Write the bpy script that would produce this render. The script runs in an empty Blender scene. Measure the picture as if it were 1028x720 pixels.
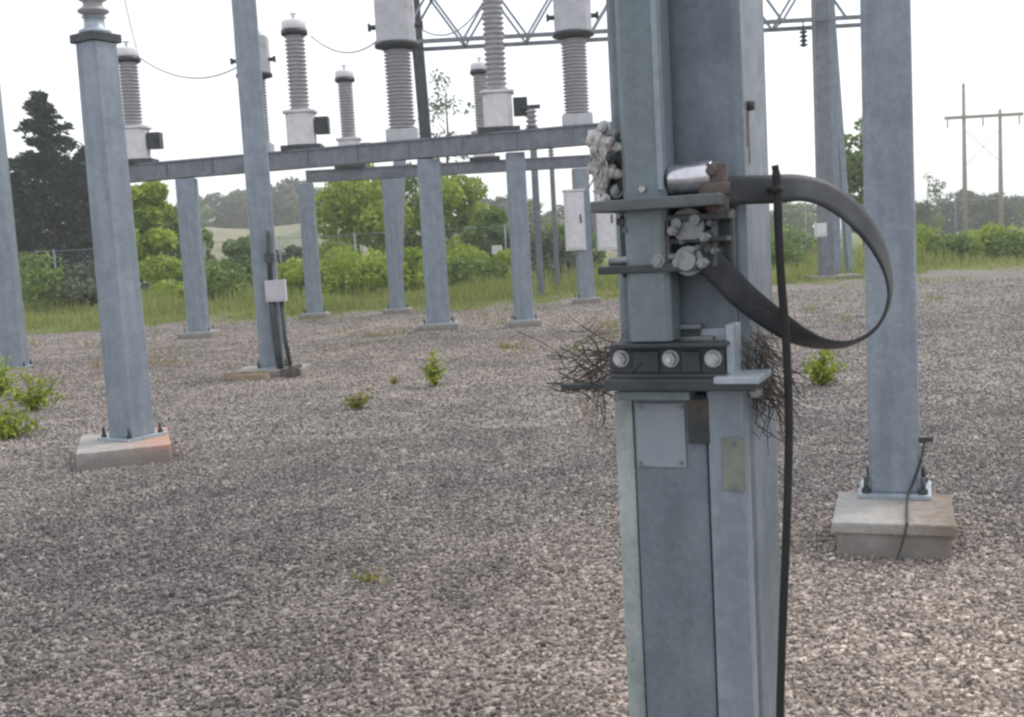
import bpy, bmesh, math, random
import numpy as np
from mathutils import Vector, Matrix, Euler
random.seed(7); rng = np.random.default_rng(7)
scene = bpy.context.scene
col = scene.collection
PI = math.pi
R = math.radians

# ------------------------------------------------------------------ camera
FPX, CX, CY, CAMZ = 1100.0, 514.0, 360.0, 1.6
PITCH, ROLL = R(5.91), R(3.2)
right0 = Vector((1, 0, 0)); fwd = Vector((0, math.cos(PITCH), -math.sin(PITCH))); up0 = Vector((0, math.sin(PITCH), math.cos(PITCH)))
cr = right0 * math.cos(ROLL) - up0 * math.sin(ROLL)
cu = up0 * math.cos(ROLL) + right0 * math.sin(ROLL)
CAM = Vector((0, 0, CAMZ))
cd = bpy.data.cameras.new('camera'); cam = bpy.data.objects.new('camera', cd); col.objects.link(cam)
cam.matrix_world = Matrix(((cr.x, cu.x, -fwd.x, 0), (cr.y, cu.y, -fwd.y, 0), (cr.z, cu.z, -fwd.z, CAMZ), (0, 0, 0, 1)))
cd.sensor_width = 36; cd.lens = FPX / 1028 * 36; cd.clip_start = .05; cd.clip_end = 4000
scene.camera = cam

def ray(px, py):
    return (fwd * FPX + cr * (px - CX) - cu * (py - CY)).normalized()
def atY(px, py, Y):
    d = ray(px, py); return CAM + d * (Y / d.y)
def ground(px, py, z=0):
    d = ray(px, py); return CAM + d * ((z - CAMZ) / d.z)

def spline(P, k):
    out = []; n = len(P)
    for i in range(n - 1):
        p0, p1, p2, p3 = P[max(i - 1, 0)], P[i], P[i + 1], P[min(i + 2, n - 1)]
        for j in range(k):
            t = j / k; out.append(.5 * ((2 * p1) + (p2 - p0) * t + (2 * p0 - 5 * p1 + 4 * p2 - p3) * t * t + (-p0 + 3 * p1 - 3 * p2 + p3) * t ** 3))
    out.append(P[-1]); return out

# ------------------------------------------------------------------ materials
def nodes(name):
    m = bpy.data.materials.new(name); m.use_nodes = True
    nt = m.node_tree; b = nt.nodes['Principled BSDF']
    return m, nt, b
def N(nt, t, **k):
    n = nt.nodes.new(t)
    for a, v in k.items():
        if a in n.inputs.keys() if isinstance(a, str) else False: n.inputs[a].default_value = v
        else: setattr(n, a, v)
    return n
def ramp(nt, stops):
    r = nt.nodes.new('ShaderNodeValToRGB'); e = r.color_ramp.elements
    while len(e) < len(stops): e.new(.5)
    for i, (p, c) in enumerate(stops): e[i].position = p; e[i].color = (*c, 1)
    return r
def mix(nt, a, b, fac, mode='MIX'):
    n = nt.nodes.new('ShaderNodeMix'); n.data_type = 'RGBA'; n.blend_type = mode
    for s, v in ((6, a), (7, b), (0, fac)):
        if hasattr(v, 'links') or hasattr(v, 'is_linked'): nt.links.new(v, n.inputs[s])
        else: n.inputs[s].default_value = (*v, 1) if isinstance(v, tuple) else v
    return n.outputs[2]
def noise(nt, scale, detail=4, rough=.55, vec=None, dist=0):
    n = nt.nodes.new('ShaderNodeTexNoise'); n.inputs['Scale'].default_value = scale; n.inputs['Detail'].default_value = detail
    n.inputs['Roughness'].default_value = rough; n.inputs['Distortion'].default_value = dist
    if vec is not None: nt.links.new(vec, n.inputs['Vector'])
    return n.outputs['Fac']
def coords(nt, scale=(1, 1, 1)):
    t = nt.nodes.new('ShaderNodeTexCoord'); mp = nt.nodes.new('ShaderNodeMapping'); mp.inputs['Scale'].default_value = scale
    nt.links.new(t.outputs['Object'], mp.inputs['Vector']); return mp.outputs['Vector']
def bump(nt, b, h, strength=.3, dist=.01):
    n = nt.nodes.new('ShaderNodeBump'); n.inputs['Strength'].default_value = strength; n.inputs['Distance'].default_value = dist
    nt.links.new(h, n.inputs['Height']); nt.links.new(n.outputs['Normal'], b.inputs['Normal'])

def metal(name, c0, c1, metallic=.4, rough=.5, spangle=55, streak=True, grime=None, gz=.5):
    m, nt, b = nodes(name); L = nt.links
    v = coords(nt)
    vo = nt.nodes.new('ShaderNodeTexVoronoi'); vo.inputs['Scale'].default_value = spangle; L.new(v, vo.inputs['Vector'])
    sp = nt.nodes.new('ShaderNodeSeparateColor'); L.new(vo.outputs['Color'], sp.inputs[0])
    big = noise(nt, 5, 5, .6, v)
    r = ramp(nt, [(.3, c0), (.7, c1)]); L.new(big, r.inputs[0])
    r2 = ramp(nt, [(0, (.91, .91, .915)), (1, (1.06, 1.06, 1.06))]); L.new(sp.outputs[0], r2.inputs[0])
    c = mix(nt, r.outputs[0], r2.outputs[0], 1.0, 'MULTIPLY')
    if streak:
        s = noise(nt, 6, 5, .65, coords(nt, (2.2, 2.2, .22)))
        rs = ramp(nt, [(.32, (.70, .70, .71)), (.68, (1.08, 1.08, 1.08))]); L.new(s, rs.inputs[0])
        c = mix(nt, c, rs.outputs[0], .65, 'MULTIPLY')
    if grime:
        g = noise(nt, 9, 6, .7, coords(nt, (1, 1, .6)))
        rg = ramp(nt, [(gz, (0, 0, 0)), (gz + .16, (1, 1, 1))]); L.new(g, rg.inputs[0])
        c = mix(nt, c, grime, rg.outputs[0])
    L.new(c, b.inputs['Base Color']); b.inputs['Metallic'].default_value = metallic
    rr = ramp(nt, [(.3, (rough - .1,) * 3), (.7, (rough + .12,) * 3)]); L.new(noise(nt, 14, 4, .6, v), rr.inputs[0]); L.new(rr.outputs[0], b.inputs['Roughness'])
    bump(nt, b, noise(nt, 40, 4, .6, v), .12, .004)
    return m
def plain(name, c0, c1, rough=.7, scale=12, metallic=0, bs=.25, grime=None, gz=.56, bscale=60):
    m, nt, b = nodes(name); L = nt.links; v = coords(nt)
    r = ramp(nt, [(.3, c0), (.7, c1)]); L.new(noise(nt, scale, 6, .62, v), r.inputs[0]); c = r.outputs[0]
    if grime:
        rg = ramp(nt, [(gz, (0, 0, 0)), (gz + .14, (1, 1, 1))]); L.new(noise(nt, scale * .45, 6, .7, v), rg.inputs[0])
        c = mix(nt, c, grime, rg.outputs[0])
    L.new(c, b.inputs['Base Color']); b.inputs['Roughness'].default_value = rough; b.inputs['Metallic'].default_value = metallic
    bump(nt, b, noise(nt, bscale, 4, .6, v), bs, .004)
    return m
def leafmat(name, c0, c1, scale=1.3, rough=.55, trans=.3, spread=None):
    m, nt, b = nodes(name); L = nt.links; v = coords(nt)
    at = nt.nodes.new('ShaderNodeAttribute'); at.attribute_name = 'tone'
    nz = nt.nodes.new('ShaderNodeMath'); nz.operation = 'MULTIPLY_ADD'; L.new(at.outputs['Fac'], nz.inputs[0]); nz.inputs[1].default_value = .6
    sc = nt.nodes.new('ShaderNodeMath'); sc.operation = 'MULTIPLY'; L.new(noise(nt, scale, 3, .6, v), sc.inputs[0]); sc.inputs[1].default_value = .5
    L.new(sc.outputs[0], nz.inputs[2])
    r = ramp(nt, [(.15, c0), (.85, c1)]); L.new(nz.outputs[0], r.inputs[0])
    L.new(r.outputs[0], b.inputs['Base Color']); b.inputs['Roughness'].default_value = rough
    b.inputs['Specular IOR Level'].default_value = .25
    t = nt.nodes.new('ShaderNodeBsdfTranslucent'); L.new(r.outputs[0], t.inputs['Color'])
    mx = nt.nodes.new('ShaderNodeMixShader'); mx.inputs[0].default_value = trans
    L.new(b.outputs[0], mx.inputs[1]); L.new(t.outputs[0], mx.inputs[2]); L.new(mx.outputs[0], nt.nodes['Material Output'].inputs[0])
    return m

M = {}
M['galv'] = metal('galvanized_steel', (.21, .25, .29), (.29, .335, .385), .35, .5)
M['galv_main'] = metal('weathered_galvanized_steel', (.135, .168, .198), (.22, .258, .292), .35, .5, 90, True, (.10, .128, .15), .58)
M['galv_teal'] = metal('greenish_galvanized_steel', (.150, .192, .205), (.205, .25, .265), .35, .48, 90)
M['galv_light'] = metal('bright_galvanized_steel', (.30, .36, .40), (.45, .50, .55), .4, .45, 60)
M['galv_mottle'] = metal('mottled_galvanized_steel', (.22, .27, .27), (.50, .55, .54), .3, .6, 90, True, (.12, .14, .13), .55)
M['beam'] = metal('grey_beam_steel', (.15, .165, .19), (.22, .24, .27), .3, .55, 8)
M['dark'] = metal('dark_weathered_steel', (.03, .036, .04), (.075, .085, .09), .4, .5, 40, False, (.10, .075, .055), .58)
M['black'] = plain('black_rubber', (.006, .006, .006), (.013, .013, .013), .7, 8)
M['cast'] = metal('cast_aluminium', (.16, .17, .175), (.30, .31, .315), .5, .45, 60, False, (.06, .06, .06), .55)
M['cast_dark'] = metal('dull_bracket_steel', (.09, .10, .105), (.16, .17, .175), .4, .5, 60, False, (.06, .055, .05), .55)
M['pale'] = plain('pale_oxidised_casting', (.33, .31, .30), (.62, .60, .59), .65, 30, .1, .5, (.10, .085, .075), .50)
M['chrome'] = metal('polished_steel', (.50, .50, .53), (.62, .62, .66), .9, .22, 60, False)
M['rust'] = plain('rusty_steel', (.055, .045, .042), (.15, .118, .105), .85, 25, .1, .6)
M['stain'] = plain('faint_rust_stain', (.22, .15, .13), (.33, .27, .25), .8, 60)
M['boltm'] = plain('zinc_bolt', (.38, .39, .40), (.55, .56, .57), .4, 40, .4)
M['plate'] = plain('grey_plate', (.21, .24, .275), (.28, .31, .345), .5, 10, .1)
M['olive'] = plain('faded_olive_tag', (.13, .15, .13), (.22, .23, .19), .6, 30)
M['braid'] = None
M['porcelain'] = plain('grey_porcelain', (.27, .265, .285), (.36, .355, .375), .4, 6, 0, .05)
M['white'] = plain('chalky_white_paint', (.55, .54, .56), (.72, .71, .73), .6, 6, 0, .1, (.34, .33, .33), .62)
M['lgrey'] = plain('light_grey_paint', (.40, .40, .43), (.52, .52, .55), .55, 5, 0, .1, (.28, .27, .27), .62)
M['wire'] = plain('aluminium_wire', (.40, .40, .42), (.52, .52, .54), .5, 8, .3)
M['wood'] = plain('weathered_pole_wood', (.22, .19, .165), (.34, .30, .27), .85, 4)
M['plank'] = plain('weathered_planks', (.20, .145, .095), (.38, .31, .22), .85, 14)
M['bark'] = plain('bark', (.07, .055, .045), (.15, .125, .10), .9, 10, 0, .8)
M['twig'] = plain('dry_twigs', (.035, .026, .022), (.10, .078, .062), .9, 40)
M['straw'] = plain('pale_straw', (.24, .20, .14), (.42, .36, .27), .9, 40)
M['conifer'] = leafmat('conifer_needles', (.010, .023, .015), (.032, .062, .036), 1.2, .6, .12)
M['leaf_bright'] = leafmat('bright_green_leaves', (.15, .23, .02), (.43, .52, .09), .9, .5, .4)
M['leaf_mid'] = leafmat('mid_green_leaves', (.075, .135, .028), (.23, .32, .08), .9, .5, .35)
M['leaf_dull'] = leafmat('dull_grey_green_leaves', (.07, .09, .06), (.18, .205, .14), .5, .6, .25)
M['leaf_weed'] = leafmat('weed_leaves', (.12, .18, .012), (.38, .43, .06), 5, .5, .35)
M['leaf_dry'] = leafmat('yellowed_weed_leaves', (.15, .16, .03), (.33, .30, .10), 5, .6, .3)
M['grass'] = leafmat('grass_blades', (.13, .19, .04), (.38, .40, .14), .35, .6, .35)

def braid_mat():
    m, nt, b = nodes('braided_copper_strap'); L = nt.links
    uv = nt.nodes.new('ShaderNodeUVMap'); uv.uv_map = 'UVMap'
    def wave(ang):
        mp = nt.nodes.new('ShaderNodeMapping'); mp.inputs['Rotation'].default_value = (0, 0, ang); L.new(uv.outputs[0], mp.inputs['Vector'])
        w = nt.nodes.new('ShaderNodeTexWave'); w.inputs['Scale'].default_value = 55; w.inputs['Distortion'].default_value = .6; L.new(mp.outputs[0], w.inputs['Vector']); return w.outputs['Fac']
    mm = nt.nodes.new('ShaderNodeMath'); mm.operation = 'MAXIMUM'; L.new(wave(R(38)), mm.inputs[0]); L.new(wave(R(-38)), mm.inputs[1])
    r = ramp(nt, [(.1, (.022, .024, .027)), (.9, (.066, .072, .082))]); L.new(mm.outputs[0], r.inputs[0])
    nz = noise(nt, 14, 4, .6, coords(nt)); r2 = ramp(nt, [(.35, (.55, .55, .55)), (.65, (1.1, 1.1, 1.1))]); L.new(nz, r2.inputs[0])
    L.new(mix(nt, r.outputs[0], r2.outputs[0], 1.0, 'MULTIPLY'), b.inputs['Base Color'])
    b.inputs['Metallic'].default_value = .35; b.inputs['Roughness'].default_value = .5
    bump(nt, b, mm.outputs[0], .5, .002)
    return m
M['braid'] = braid_mat()

def concrete_mat(name, stain, side, base0=(.25, .237, .222), base1=(.40, .385, .365)):
    m, nt, b = nodes(name); L = nt.links; v = coords(nt)
    r = ramp(nt, [(.3, base0), (.7, base1)]); L.new(noise(nt, 9, 8, .7, v), r.inputs[0])
    sx = nt.nodes.new('ShaderNodeSeparateXYZ'); L.new(v, sx.inputs[0])
    a = nt.nodes.new('ShaderNodeMath'); a.operation = 'MULTIPLY_ADD'; L.new(sx.outputs[0], a.inputs[0]); a.inputs[1].default_value = side; L.new(noise(nt, 9, 7, .75, v, .8), a.inputs[2])
    rg = ramp(nt, [(.44, (0, 0, 0)), (.80, (.75, .75, .75))]); L.new(a.outputs[0], rg.inputs[0])
    c = mix(nt, r.outputs[0], stain, rg.outputs[0])
    # splashed soil band along the foot of the block
    z = nt.nodes.new('ShaderNodeMath'); z.operation = 'MULTIPLY_ADD'; L.new(sx.outputs[2], z.inputs[0]); z.inputs[1].default_value = -3.2; 
    L.new(noise(nt, 12, 5, .7, v), z.inputs[2])
    rz = ramp(nt, [(.05, (0, 0, 0)), (.38, (.85, .85, .85))]); L.new(z.outputs[0], rz.inputs[0])
    c = mix(nt, c, (.20, .185, .168), rz.outputs[0])
    L.new(c, b.inputs['Base Color']); b.inputs['Roughness'].default_value = .9
    bump(nt, b, noise(nt, 50, 6, .7, v), .5, .006)
    return m
M['conc_orange'] = concrete_mat('concrete_with_orange_stain', (.48, .24, .165), 1.0)
M['conc_brown'] = concrete_mat('concrete_with_brown_stain', (.14, .095, .058), 1.2)
M['conc'] = concrete_mat('pale_concrete', (.27, .245, .22), .3)

def stone_patches(nt, pos, k):
    L = nt.links
    def blob(c, r, soft):
        d = nt.nodes.new('ShaderNodeVectorMath'); d.operation = 'DISTANCE'; L.new(pos, d.inputs[0]); d.inputs[1].default_value = c
        a = nt.nodes.new('ShaderNodeMath'); a.operation = 'MULTIPLY_ADD'; L.new(noise(nt, .9, 5, .65, pos), a.inputs[0]); a.inputs[1].default_value = -2.6; L.new(d.outputs['Value'], a.inputs[2])
        m = nt.nodes.new('ShaderNodeMapRange'); L.new(a.outputs[0], m.inputs[0]); m.inputs[1].default_value = r + soft; m.inputs[2].default_value = r - soft; return m.outputs[0]
    k = mix(nt, k, mix(nt, k, (1.42, 1.34, 1.24), 1.0, 'MULTIPLY'), blob((1.2, 3.4, 0), .9, 1.3))
    k = mix(nt, k, mix(nt, k, (.80, .80, .81), 1.0, 'MULTIPLY'), blob((-2.4, 5.0, 0), 1.2, 1.4))
    k = mix(nt, k, mix(nt, k, (1.14, 1.11, 1.06), 1.0, 'MULTIPLY'), blob((-3, 21, 0), 7.5, 4))
    return k
def gravel_mat():
    m, nt, b = nodes('crushed_gravel'); L = nt.links; v = coords(nt)
    def vor(scale, feat='F1'):
        n = nt.nodes.new('ShaderNodeTexVoronoi'); n.inputs['Scale'].default_value = scale; n.feature = feat; n.inputs['Randomness'].default_value = 1; L.new(v, n.inputs['Vector']); return n
    a = vor(52); c = vor(27)
    s = nt.nodes.new('ShaderNodeSeparateColor'); L.new(a.outputs['Color'], s.inputs[0])
    s2 = nt.nodes.new('ShaderNodeSeparateColor'); L.new(c.outputs['Color'], s2.inputs[0])
    r = ramp(nt, [(0, (.09, .085, .083)), (.3, (.16, .15, .147)), (.65, (.235, .221, .214)), (.9, (.335, .315, .302)), (1, (.48, .46, .44))]); L.new(s.outputs[0], r.inputs[0])
    r2 = ramp(nt, [(0, (.6, .6, .62)), (1, (1.35, 1.33, 1.30))]); L.new(s2.outputs[1], r2.inputs[0])
    k = mix(nt, r.outputs[0], r2.outputs[0], .8, 'MULTIPLY')
    big = noise(nt, .28, 5, .6, v)
    r3 = ramp(nt, [(.35, (.90, .885, .88)), (.65, (1.24, 1.19, 1.13))]); L.new(big, r3.inputs[0])
    k = mix(nt, k, r3.outputs[0], .9, 'MULTIPLY')
    mid = noise(nt, 1.6, 5, .65, v)
    r5 = ramp(nt, [(.36, (.72, .72, .73)), (.64, (1.22, 1.21, 1.19))]); L.new(mid, r5.inputs[0])
    k = mix(nt, k, r5.outputs[0], .7, 'MULTIPLY')
    dirt = noise(nt, .5, 6, .7, coords(nt, (.5, 1.6, 1)))
    r4 = ramp(nt, [(.56, (0, 0, 0)), (.72, (.6, .6, .6))]); L.new(dirt, r4.inputs[0])
    k = mix(nt, k, (.215, .185, .15), r4.outputs[0])
    k = stone_patches(nt, v, k)
    L.new(k, b.inputs['Base Color']); b.inputs['Roughness'].default_value = .9; b.inputs['Specular IOR Level'].default_value = .2
    inv = nt.nodes.new('ShaderNodeMath'); inv.operation = 'SUBTRACT'; inv.inputs[0].default_value = 1; L.new(a.outputs['Distance'], inv.inputs[1])
    bump(nt, b, inv.outputs[0], .9, .02)
    return m
M['gravel'] = gravel_mat()
def stone_mat():
    m, nt, b = nodes('loose_stone'); L = nt.links
    at = nt.nodes.new('ShaderNodeAttribute'); at.attribute_type = 'INSTANCER'; at.attribute_name = 'rnd'
    r = ramp(nt, [(0, (.09, .085, .084)), (.3, (.165, .154, .151)), (.65, (.245, .23, .223)), (.9, (.335, .315, .305)), (1, (.43, .41, .395))]); L.new(at.outputs['Fac'], r.inputs[0])
    g = nt.nodes.new('ShaderNodeNewGeometry')
    r3 = ramp(nt, [(.35, (.90, .885, .88)), (.65, (1.24, 1.19, 1.13))]); L.new(noise(nt, .28, 5, .6, g.outputs['Position']), r3.inputs[0])
    k = mix(nt, r.outputs[0], r3.outputs[0], .9, 'MULTIPLY')
    r5 = ramp(nt, [(.36, (.72, .72, .73)), (.64, (1.22, 1.21, 1.19))]); L.new(noise(nt, 1.6, 5, .65, g.outputs['Position']), r5.inputs[0])
    k = mix(nt, k, r5.outputs[0], .7, 'MULTIPLY')
    k = stone_patches(nt, g.outputs['Position'], k)
    L.new(k, b.inputs['Base Color']); b.inputs['Roughness'].default_value = .9; b.inputs['Specular IOR Level'].default_value = .2
    return m
M['stone'] = stone_mat()
M['meadow'] = plain('meadow_soil', (.085, .10, .03), (.17, .165, .065), .95, .35)
M['tan'] = plain('dry_hillside', (.15, .145, .09), (.24, .22, .15), .95, .12, 0, .1, (.10, .125, .05), .46)

# ------------------------------------------------------------------ mesh builder
class MB:
    def __init__(s): s.v = []; s.f = []; s.smooth = []
    def add(s, vs, fs, smooth=False):
        o = len(s.v); s.v += [tuple(x) for x in vs]; s.f += [tuple(i + o for i in f) for f in fs]; s.smooth += [smooth] * len(fs); return s
    def box(s, c, d, rz=0, M3=None):
        hx, hy, hz = d[0] / 2, d[1] / 2, d[2] / 2
        vs = [Vector((x * hx, y * hy, z * hz)) for z in (-1, 1) for y in (-1, 1) for x in (-1, 1)]
        m = M3 if M3 is not None else Matrix.Rotation(rz, 3, 'Z'); c = Vector(c)
        return s.add([m @ v + c for v in vs], [(0, 2, 3, 1), (4, 5, 7, 6), (0, 1, 5, 4), (2, 6, 7, 3), (1, 3, 7, 5), (0, 4, 6, 2)])
    def prism(s, poly, z0, z1, k0=1, k1=1, smooth=False):      # poly in xy, scaled k0 at z0 and k1 at z1
        n = len(poly); vs = [(x * k0, y * k0, z0) for x, y in poly] + [(x * k1, y * k1, z1) for x, y in poly]
        s.add(vs, [(i, (i + 1) % n, n + (i + 1) % n, n + i) for i in range(n)], smooth)
        o = len(s.v) - 2 * n; s.f += [tuple(range(o + n - 1, o - 1, -1)), tuple(range(o + n, o + 2 * n))]; s.smooth += [False] * 2; return s
    def lathe(s, prof, c=(0, 0, 0), n=20, M3=None, smooth=True):
        c = Vector(c); m = M3 or Matrix.Identity(3); vs = []; fs = []
        for r, z in prof:
            for i in range(n):
                a = 2 * PI * i / n; vs.append(m @ Vector((r * math.cos(a), r * math.sin(a), z)) + c)
        for j in range(len(prof) - 1):
            for i in range(n): fs.append((j * n + i, j * n + (i + 1) % n, (j + 1) * n + (i + 1) % n, (j + 1) * n + i))
        s.add(vs, fs, smooth); o = len(s.v) - len(vs)
        s.f += [tuple(range(o + n - 1, o - 1, -1)), tuple(range(o + len(vs) - n, o + len(vs)))]; s.smooth += [False] * 2; return s
    def cyl(s, p, q, r, n=14, r2=None):
        p = Vector(p); q = Vector(q); d = q - p
        m = d.to_track_quat('Z', 'Y').to_matrix()
        return s.lathe([(r, 0), (r if r2 is None else r2, d.length)], p, n, m)
    def tube(s, pts, rs, n=8, smooth=True):
        pts = [Vector(p) for p in pts]
        if not hasattr(rs, '__len__'): rs = [rs] * len(pts)
        vs = []; fs = []; prev = None
        for i, p in enumerate(pts):
            t = (pts[min(i + 1, len(pts) - 1)] - pts[max(i - 1, 0)]).normalized()
            if prev is None: u = t.orthogonal().normalized()
            else: u = (prev - t * prev.dot(t)).normalized()
            prev = u; w = t.cross(u)
            for k in range(n):
                a = 2 * PI * k / n; vs.append(p + (u * math.cos(a) + w * math.sin(a)) * rs[i])
        for j in range(len(pts) - 1):
            for k in range(n): fs.append((j * n + k, j * n + (k + 1) % n, (j + 1) * n + (k + 1) % n, (j + 1) * n + k))
        fs += [tuple(range(n - 1, -1, -1)), tuple(range(len(vs) - n, len(vs)))]
        return s.add(vs, fs, smooth)
    def build(s, name, mat, parent=None, bevel=0, origin=None, seg=2):
        me = bpy.data.meshes.new(name)
        o3 = Vector(origin) if origin is not None else Vector((0, 0, 0))
        if origin is not None: s.v = [tuple(Vector(v) - o3) for v in s.v]
        me.from_pydata(s.v, [], s.f); me.polygons.foreach_set('use_smooth', s.smooth); me.update()
        bm = bmesh.new(); bm.from_mesh(me); bmesh.ops.recalc_face_normals(bm, faces=bm.faces)
        if bevel:
            es = [e for e in bm.edges if len(e.link_faces) == 2 and e.calc_face_angle(0) > .6]
            bmesh.ops.bevel(bm, geom=es, offset=bevel, segments=seg, profile=.5, affect='EDGES', clamp_overlap=True)
        bm.to_mesh(me); bm.free()
        me.materials.append(mat)
        ob = bpy.data.objects.new(name, me); col.objects.link(ob)
        if origin is not None: ob.location = o3
        if parent: ob.parent = parent
        return ob
def npmesh(name, verts, quads, mat, parent=None, tone=None, loc=None):
    me = bpy.data.meshes.new(name); k = quads.shape[1]
    me.vertices.add(len(verts)); me.vertices.foreach_set('co', verts.astype(np.float32).ravel())
    me.loops.add(quads.size); me.loops.foreach_set('vertex_index', quads.astype(np.int32).ravel())
    me.polygons.add(len(quads)); me.polygons.foreach_set('loop_start', np.arange(0, quads.size, k, dtype=np.int32))
    me.update(calc_edges=True)
    if tone is not None:
        a = me.attributes.new('tone', 'FLOAT', 'FACE'); a.data.foreach_set('value', tone.astype(np.float32))
    me.materials.append(mat)
    ob = bpy.data.objects.new(name, me); col.objects.link(ob)
    if parent: ob.parent = parent
    if loc is not None: ob.location = loc
    return ob
def tag(o, label=None, cat=None, group=None, kind=None):
    if label: o['label'] = label
    if cat: o['category'] = cat
    if group: o['group'] = group
    if kind: o['kind'] = kind
    return o
def thing(name, label, cat, loc=(0, 0, 0), rz=0, group=None):
    o = bpy.data.objects.new(name, None); col.objects.link(o); o.empty_display_size = .2
    o.location = loc; o.rotation_euler = (0, 0, rz)
    return tag(o, label, cat, group)
def dup(root, loc, rz=None, label=None, scale=None):
    r = root.copy(); col.objects.link(r); r.location = loc
    if rz is not None: r.rotation_euler = (0, 0, rz)
    if scale is not None: r.scale = scale
    if label: r['label'] = label
    for ch in list(root.children):
        c = ch.copy(); col.objects.link(c); c.parent = r
        for g in list(ch.children):
            d = g.copy(); col.objects.link(d); d.parent = c
    return r
def sq(w, d=None, cc=.0):
    d = d or w; x, y = w / 2, d / 2
    if not cc: return [(-x, -y), (x, -y), (x, y), (-x, y)]
    return [(-x + cc, -y), (x - cc, -y), (x, -y + cc), (x, y - cc), (x - cc, y), (-x + cc, y), (-x, y - cc), (-x, -y + cc)]

# ------------------------------------------------------------------ ground
mb = MB(); mb.add([(-600, -100, -.01), (600, -100, -.01), (600, 900, -.01), (-600, 900, -.01)], [(0, 1, 2, 3)])
tag(mb.build('ground', M['meadow']), kind='structure')
def edgeY(x):
    return 30.5 + .9 * math.sin(x * .5) + .7 * math.sin(x * 1.37 + 1) + .5 * math.sin(x * 3.1 + 2) - (1.8 if x < -6 else 0) * min(1, (-x - 6) / 4 if x < -6 else 0) + min(4, max(0, (x - 3) * .45))
xs = np.linspace(-60, 60, 481)
vs = [(x, -60, -.004) for x in xs] + [(x, edgeY(x), -.004) for x in xs]
n = len(xs)
mb = MB(); mb.add(vs, [(i, i + 1, n + i + 1, n + i) for i in range(n - 1)])
gravel = tag(mb.build('gravel_yard', M['gravel']), kind='structure')

# loose stones lying on the yard: geometry nodes scatter (uncountable)
def scatter(name, poly, density, smin, smax, seed):
    mb = MB(); mb.add([(x, y, 0) for x, y in poly], [tuple(range(len(poly)))])
    ob = mb.build(name, M['stone']); tag(ob, 'loose grey crushed stones covering the yard', 'gravel', kind='stuff')
    ng = bpy.data.node_groups.new(name, 'GeometryNodeTree')
    ng.interface.new_socket('Geometry', in_out='INPUT', socket_type='NodeSocketGeometry'); ng.interface.new_socket('Geometry', in_out='OUTPUT', socket_type='NodeSocketGeometry')
    A = lambda t: ng.nodes.new(t); L = ng.links
    gi = A('NodeGroupInput'); go = A('NodeGroupOutput')
    dp = A('GeometryNodeDistributePointsOnFaces'); dp.inputs['Density'].default_value = density; dp.inputs['Seed'].default_value = seed
    L.new(gi.outputs[0], dp.inputs['Mesh'])
    ico = A('GeometryNodeMeshIcoSphere'); ico.inputs['Radius'].default_value = .5; ico.inputs['Subdivisions'].default_value = 1
    nz = A('ShaderNodeTexNoise'); nz.inputs['Scale'].default_value = 1.7
    sub = A('ShaderNodeVectorMath'); sub.operation = 'SUBTRACT'; sub.inputs[1].default_value = (.5, .5, .5); L.new(nz.outputs['Color'], sub.inputs[0])
    scv = A('ShaderNodeVectorMath'); scv.operation = 'SCALE'; scv.inputs['Scale'].default_value = .9; L.new(sub.outputs[0], scv.inputs[0])
    sp = A('GeometryNodeSetPosition'); L.new(ico.outputs[0], sp.inputs[0]); L.new(scv.outputs[0], sp.inputs['Offset'])
    sm = A('GeometryNodeSetMaterial'); sm.inputs['Material'].default_value = M['stone']; L.new(sp.outputs[0], sm.inputs[0])
    ip = A('GeometryNodeInstanceOnPoints'); L.new(dp.outputs['Points'], ip.inputs['Points']); L.new(sm.outputs[0], ip.inputs['Instance'])
    rr = A('FunctionNodeRandomValue'); rr.data_type = 'FLOAT_VECTOR'; rr.inputs[0].default_value = (0, 0, 0); rr.inputs[1].default_value = (6.28, 6.28, 6.28); rr.inputs['Seed'].default_value = 1
    L.new(rr.outputs[0], ip.inputs['Rotation'])
    rs = A('FunctionNodeRandomValue'); rs.data_type = 'FLOAT_VECTOR'; rs.inputs[0].default_value = (smin, smin, smin * .6); rs.inputs[1].default_value = (smax, smax, smax * .75); rs.inputs['Seed'].default_value = 2
    L.new(rs.outputs[0], ip.inputs['Scale'])
    st = A('GeometryNodeStoreNamedAttribute'); st.domain = 'INSTANCE'; st.data_type = 'FLOAT'; st.inputs['Name'].default_value = 'rnd'
    rv = A('FunctionNodeRandomValue'); rv.data_type = 'FLOAT'; rv.inputs['Seed'].default_value = 5
    L.new(ip.outputs[0], st.inputs[0])
    vin = [s for s in st.inputs if s.name == 'Value' and s.enabled][0]
    vout = [s for s in rv.outputs if s.enabled][0]
    L.new(vout, vin)
    L.new(st.outputs[0], go.inputs[0])
    md = ob.modifiers.new('scatter', 'NODES'); md.node_group = ng
    return ob
scatter('loose_stones', [(-2.7, 3.0), (2.7, 3.0), (5.6, 9.5), (-5.6, 9.5)], 1900, .009, .027, 3)
scatter('loose_stones', [(-2.7, 3.0), (2.7, 3.0), (5.6, 9.5), (-5.6, 9.5)], 22, .03, .052, 9)
scatter('loose_stones', [(-5.6, 9.5), (5.6, 9.5), (11, 20), (-11, 20)], 420, .014, .034, 4)
scatter('loose_stones', [(-11, 20), (11, 20), (15, 29), (-15, 28)], 90, .02, .045, 6)

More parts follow.
